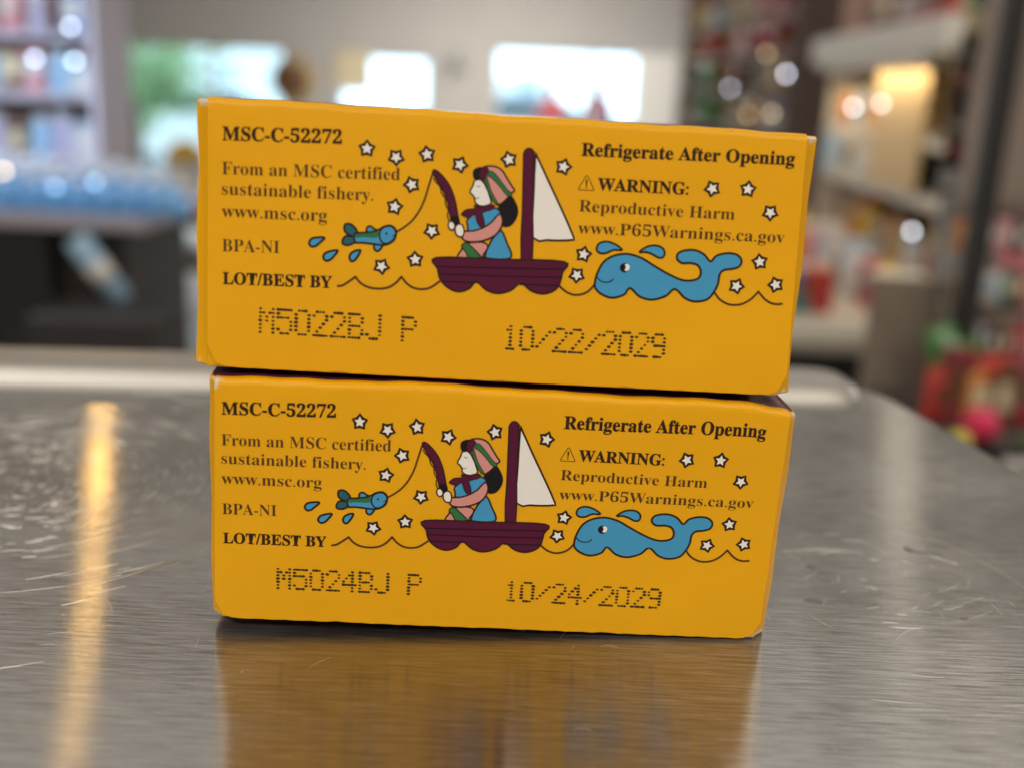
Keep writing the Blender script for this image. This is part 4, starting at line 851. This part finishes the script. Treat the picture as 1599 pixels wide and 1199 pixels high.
for j, (yy, cl_, ht_, nm_) in enumerate([(.12, ['yellow', 'orange', 'yellow', 'cream', 'orange', 'tan', 'white', 'yellow', 'amber', 'red'], .17, 'back row'), (-.06, ['crimson', 'yellow', 'orange', 'pink', 'white', 'lilac', 'grey', 'white', 'crimson', 'yellow'], .12, 'middle row'), (-.22, ['red', 'pink', 'yellow', 'red', 'lilac', 'pink', 'black', 'white', 'blue', 'red'], .085, 'third row'), (-.32, ['white', 'red', 'crimson', 'yellow', 'tan', 'pink', 'cream', 'black', 'red', 'white'], .05, 'front row'), (-.27, ['pink', 'white', 'red', 'black', 'orange', 'white', 'crimson', 'yellow', 'lilac', 'red', 'cream', 'teal'], .035, 'low tray row')]):
    row('in the ' + nm_ + ' on the side counter', LW(-.05, yy, zcount), LW(L_ - .02, yy, zcount), [(['packet', 'box', 'tin', 'jar'][(i * 3 + j) % 4], c, .085, ht_ * (1 + .15 * ((i * 7 + j) % 3 - 1))) for i, c in enumerate(cl_)], rz=an)
# white stool/blob seen low behind the box end
q = px(1262, 572, 2.6); t = thing('white_bucket', 'white bucket on the floor in front of the black counter front', 'bucket', (q.x, q.y - .5, q.z - .12))
t.location = (q.x, q.y, FLOOR); hh = q.z - FLOOR + .06
lathed('bucket_body', [(.001, 0), (.11, 0), (.14, hh - .02), (.15, hh), (.13, hh), (.11, .02), (.001, .02)], pm('white', 'gloss'), t); lathed('rim_band', [(.152, hh - .04), (.152, hh - .02)], pm('pale blue'), t)
# beige cabinet end and card rack
q0 = px(1424, 600, 1.95); q1 = px(1478, 600, 1.95)
t = thing('beige_cabinet', 'narrow grey beige cabinet end standing right of the black counter front', 'cabinet', (q0.x, 1.95, FLOOR))
zz_ = px(1440, 480, 1.95).z - FLOOR
box('cabinet_side', 0, q1.x - q0.x + .02, 0, .3, 0, zz_, mat('cabinet_beige', (.30, .265, .225), .6, noise=.1), t); box('cabinet_top', -.01, q1.x - q0.x + .03, -.012, .31, zz_ + .001, zz_ + .02, cream_b, t)
q = px(1520, 180, 1.75)
t = thing('card_rack', 'black wire card rack with stacked greeting cards beside the black post', 'rack', (q.x, q.y, FLOOR))
zr0 = px(1520, 300, 1.75).z - FLOOR; zr1 = px(1520, 40, 1.75).z - FLOOR
lathed('rack_pole', [(.001, 0), (.008, 0), (.008, zr1 + .3), (.001, zr1 + .3)], pm('black'), t, 8).location = (0, .03, 0)
lathed('rack_base', [(.001, 0), (.17, 0), (.16, .02), (.001, .025)], pm('black'), t)
cols = ['white', 'grey', 'cream', 'black', 'white', 'crimson', 'cream', 'brown', 'pink', 'grey', 'white', 'black']
for k in range(7):
    zk = zr0 + (zr1 - zr0) * (k + .2) / 7
    box('card_tray', -.045, .045, -.03, .02, zk - .006, zk, pm('black'), t, bev=.001)
for k in range(7):
    zk = FLOOR + zr0 + (zr1 - zr0) * (k + .2) / 7
    c_ = cols[(k * 5) % 12]
    cc = thing('greeting_card', f'{c_} greeting card in the card rack, on tray {["at the bottom", "second from below", "third from below", "in the middle", "third from the top", "second from the top", "at the very top"][k]}', 'card', (q.x, q.y - .012, zk + .0005))
    o = box('card_front', -.040, .040, -.002, .0, 0, .052, pm(c_), cc, bev=0); o2 = box('card_back', -.040, .040, .0005, .0025, 0, .052, pm('white'), cc, bev=0)
# black post and beige hanging cloth
pt, pb_ = px(1583, 30, 1.42), px(1524, 380, 1.42)
t = thing('black_post', 'black square display post rising at the right edge of the view', 'post', (px(1556, 190, 1.42).x, 1.42, FLOOR))
box('upright', -.014, .014, -.014, .014, .02, 2.6, pm('black'), t); box('base_plate', -.1, .1, -.1, .1, 0, .019, pm('black'), t)
def cloth(name, label, cat, x0, y0, x1, y1, Y, col, seed, part='cloth', parts=None):
    a_ = px(x0, y0, Y); b_ = px(x1, y1, Y); wd = b_.x - a_.x; ht = a_.z - b_.z
    t = thing(name, label, cat, ((a_.x + b_.x) / 2, Y, b_.z)); bm = bmesh.new(); n, m_ = 14, 10; r_ = random.Random(seed); f1, f2 = r_.uniform(0, 6), r_.uniform(0, 6)
    g = [[bm.verts.new((wd * (i / n - .5), .012 * math.sin(i * 1.3 + f1) + .006 * math.sin(j + f2) + s_, ht * j / m_)) for j in range(m_ + 1)] for s_ in (-.008, .008) for i in range(n + 1)]
    for s_ in (0, n + 1):
        for i in range(n):
            for j in range(m_): bm.faces.new((g[s_ + i][j], g[s_ + i + 1][j], g[s_ + i + 1][j + 1], g[s_ + i][j + 1]))
    for i in range(n):
        bm.faces.new((g[i][0], g[n + 1 + i][0], g[n + 2 + i][0], g[i + 1][0])); bm.faces.new((g[i][m_], g[i + 1][m_], g[n + 2 + i][m_], g[n + 1 + i][m_]))
    for j in range(m_):
        for i in (0, n): bm.faces.new((g[i][j], g[i][j + 1], g[n + 1 + i][j + 1], g[n + 1 + i][j]))
    from_bm(part, bm, mat('fabric_' + col.replace(' ', '_'), PAL.get(col, (.36, .30, .27)), .85, noise=.15, nscale=30), t, smooth=True)
    lathed('hanging_rod', [(.001, -wd / 2), (.004, -wd / 2), (.004, wd / 2), (.001, wd / 2)], pm('black'), t, 8).matrix_local = Matrix.Translation((0, 0, ht + .003)) @ Matrix.Rotation(math.pi / 2, 4, 'Y')
    return t
cloth('hanging_cloth', 'long taupe cloth hanging to the right of the black post', 'cloth', 1560, -80, 1720, 345, 1.62, 'taupe', 3)
cloth('hanging_shirt', 'dark grey garment hanging under the card rack', 'clothing', 1478, 300, 1620, 480, 1.72, 'grey', 4)
cloth('hanging_shirt', 'pale pink garment hanging in front of the dark grey one', 'clothing', 1560, 385, 1640, 500, 1.6, 'pink', 6)
cloth('hanging_shirt', 'black garment hanging low at the right edge beside the green packet', 'clothing', 1545, 470, 1680, 600, 1.66, 'black', 6)
# low rack with green packet and red stock
zl = px(1530, 700, 1.25).z
t = thing('low_rack', 'low dark rack beyond the steel counter edge carrying red stock', 'rack', (0, 0, 0))
q0, q1 = px(1440, 700, 1.25).x, px(1720, 700, 1.25).x
box('rack_board', q0, q1, 1.08, 1.5, zl - .02, zl, dark_b, t)
box('rack_back', q0, q1, 1.501, 1.52, FLOOR, px(1530, 440, 1.5).z, mat('rack_back_brown', (.24, .195, .16), .7, noise=.2), t)
for xx in (q0 + .02, q1 - .02): box('rack_leg', xx - .012, xx + .012, 1.1, 1.124, FLOOR, zl - .021, dark_b, t)
q = px(1500, 588, 1.42)
gp = product('packet', 'green', (q.x, 1.42, q.z), .070, .078, 'bright green packet with a pale diagonal stripe hanging on the low rack')
gp.rotation_euler.y = R(-20)
for ch in list(gp.children):
    if ch.name.startswith('printed_panel'): bpy.data.objects.remove(ch)
bm = bmesh.new(); bx(bm, -.10, .10, -.285, -.265, -.55, .55, .0); o = from_bm('pale_stripe', bm, mat('stripe_green', (.42, .66, .48), .35), gp); o.location = (0, 0, .55); o.rotation_euler.y = R(-35)
lathed('hook', [(.001, 0), (.03, 0), (.03, .5), (.001, .5)], pm('grey'), gp, 8).location = (0, 0, .98)
row('on the low rack, rear row', (px(1452, 690, 1.35).x, 1.36, zl), (px(1640, 690, 1.35).x, 1.36, zl), [('packet', 'red', .05, .075), ('box', 'dark red', .04, .10), ('packet', 'orange', .045, .08), ('packet', 'red', .05, .095), ('box', 'brown', .04, .08), ('packet', 'dark red', .05, .10), ('packet', 'crimson', .05, .09), ('box', 'black', .04, .08)])
row('on the low rack, front row', (px(1575, 700, 1.15).x, 1.17, zl), (px(1680, 700, 1.15).x, 1.17, zl), [('box', 'black', .05, .03), ('box', 'green', .05, .045)])
for r_, (yy, cs) in enumerate([(475, ['cream', 'grey', 'white', 'teal', 'brown', 'pink']), (395, ['orange', 'brown', 'grey', 'pink', 'black', 'cream']), (560, ['grey', 'lilac', 'black', 'brown', 'crimson', 'orange'])]):
    a_, b_ = px(1488, yy, 1.47), px(1625, yy, 1.47)
    row('hanging in the ' + ['middle', 'upper', 'lower'][r_] + ' row on the brown rack back', (a_.x, 1.475, a_.z), (b_.x, 1.475, b_.z), [('packet', c, .024, .045) for c in cs], jig=.002)
q = px(1532, 662, 1.2); zb_ = .022
t = thing('red_ball', 'crimson pink ball on the low rack beside a small yellow one', 'ball', (q.x, 1.2, q.z))
bm = bmesh.new(); bmesh.ops.create_icosphere(bm, subdivisions=3, radius=.021); from_bm('ball_skin', bm, mat('ball_crimson', (.70, .02, .10), .4), t, smooth=True)
box('stand', -.012, .012, -.012, .012, zl - q.z, -.019, pm('black'), t, bev=.001)
q = px(1497, 690, 1.14)
t = thing('yellow_ball', 'small lime yellow ball beside the crimson pink one', 'ball', (q.x, 1.14, q.z))
bm = bmesh.new(); bmesh.ops.create_icosphere(bm, subdivisions=3, radius=.013); from_bm('ball_skin', bm, mat('ball_yellow', (.62, .60, .08), .4), t, smooth=True)
box('stand', -.008, .008, -.008, .008, zl - q.z, -.012, pm('black'), t, bev=.001)

# small added glowing spheres, standing in for glints off the packaging
for x_, y_, Y_, c_, s_, r0_, lab in [(1205, 178, 4.7, (1, .78, .45), 18, .0075, 'added warm glint light just above the right corner of the boxes'), (1197, 84, 4.7, (1, .72, .38), 12, .0075, 'added warm glint light high on the grey gondola'),
        (1228, 116, 4.6, (.85, .85, 1), 30, .009, 'added white glint light on the gondola between two warm ones'), (1168, 180, 5.0, (1, .70, .35), 10, .009, 'added dim warm glint light left of the brightest warm one'), (1140, 138, 5.2, (.85, .88, 1), 18, .008, 'added white glint light at the left side of the gondola'),
        (1333, 168, 2.9, (.85, .95, 1), 22, .006, 'added cool glint light in the cream display bay beside the jars'), (1376, 162, 2.85, (1, .85, .95), 18, .006, 'added pinkish glint light in the cream display bay right of the jars'), (1424, 362, 2.5, (.9, .93, 1), 20, .006, 'added cool glint light over the mixed goods on the side counter'),
        (110, 42, 3.0, (.85, .9, 1), 18, .007, 'added cool glint light on the top shelf of the left bottle shelf'), (54, 92, 3.0, (.6, .78, 1), 20, .008, 'added blue white glint light by the brown bottles at the left'), (116, 96, 3.0, (.6, .78, 1), 20, .009, 'added blue white glint light by the left shelf end panel'),
        (6, 268, 2.05, (1, .75, .45), 20, .005, 'added orange glint light at the far left end of the blue bottles'), (148, 285, 2.05, (.35, .65, 1), 9, .006, 'added blue glint light amid the blue bottles'), (86, 292, 2.05, (.35, .65, 1), 8, .006, 'added dimmer blue glint light left among the blue bottles')]:
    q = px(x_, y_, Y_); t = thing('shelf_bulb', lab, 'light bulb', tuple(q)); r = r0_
    lathed('bulb', [(.001, -r), (r * .7, -r * .7), (r, 0), (r * .7, r * .7), (.001, r)], mat('glint_emit_%d' % x_, c_, emit=(c_, s_ * .42)), t, 12)
    lathed('glint_holder', [(.001, r), (r * .5, r * 1.02), (r * .5, r * 2), (.001, r * 2)], pm('black'), t, 8)
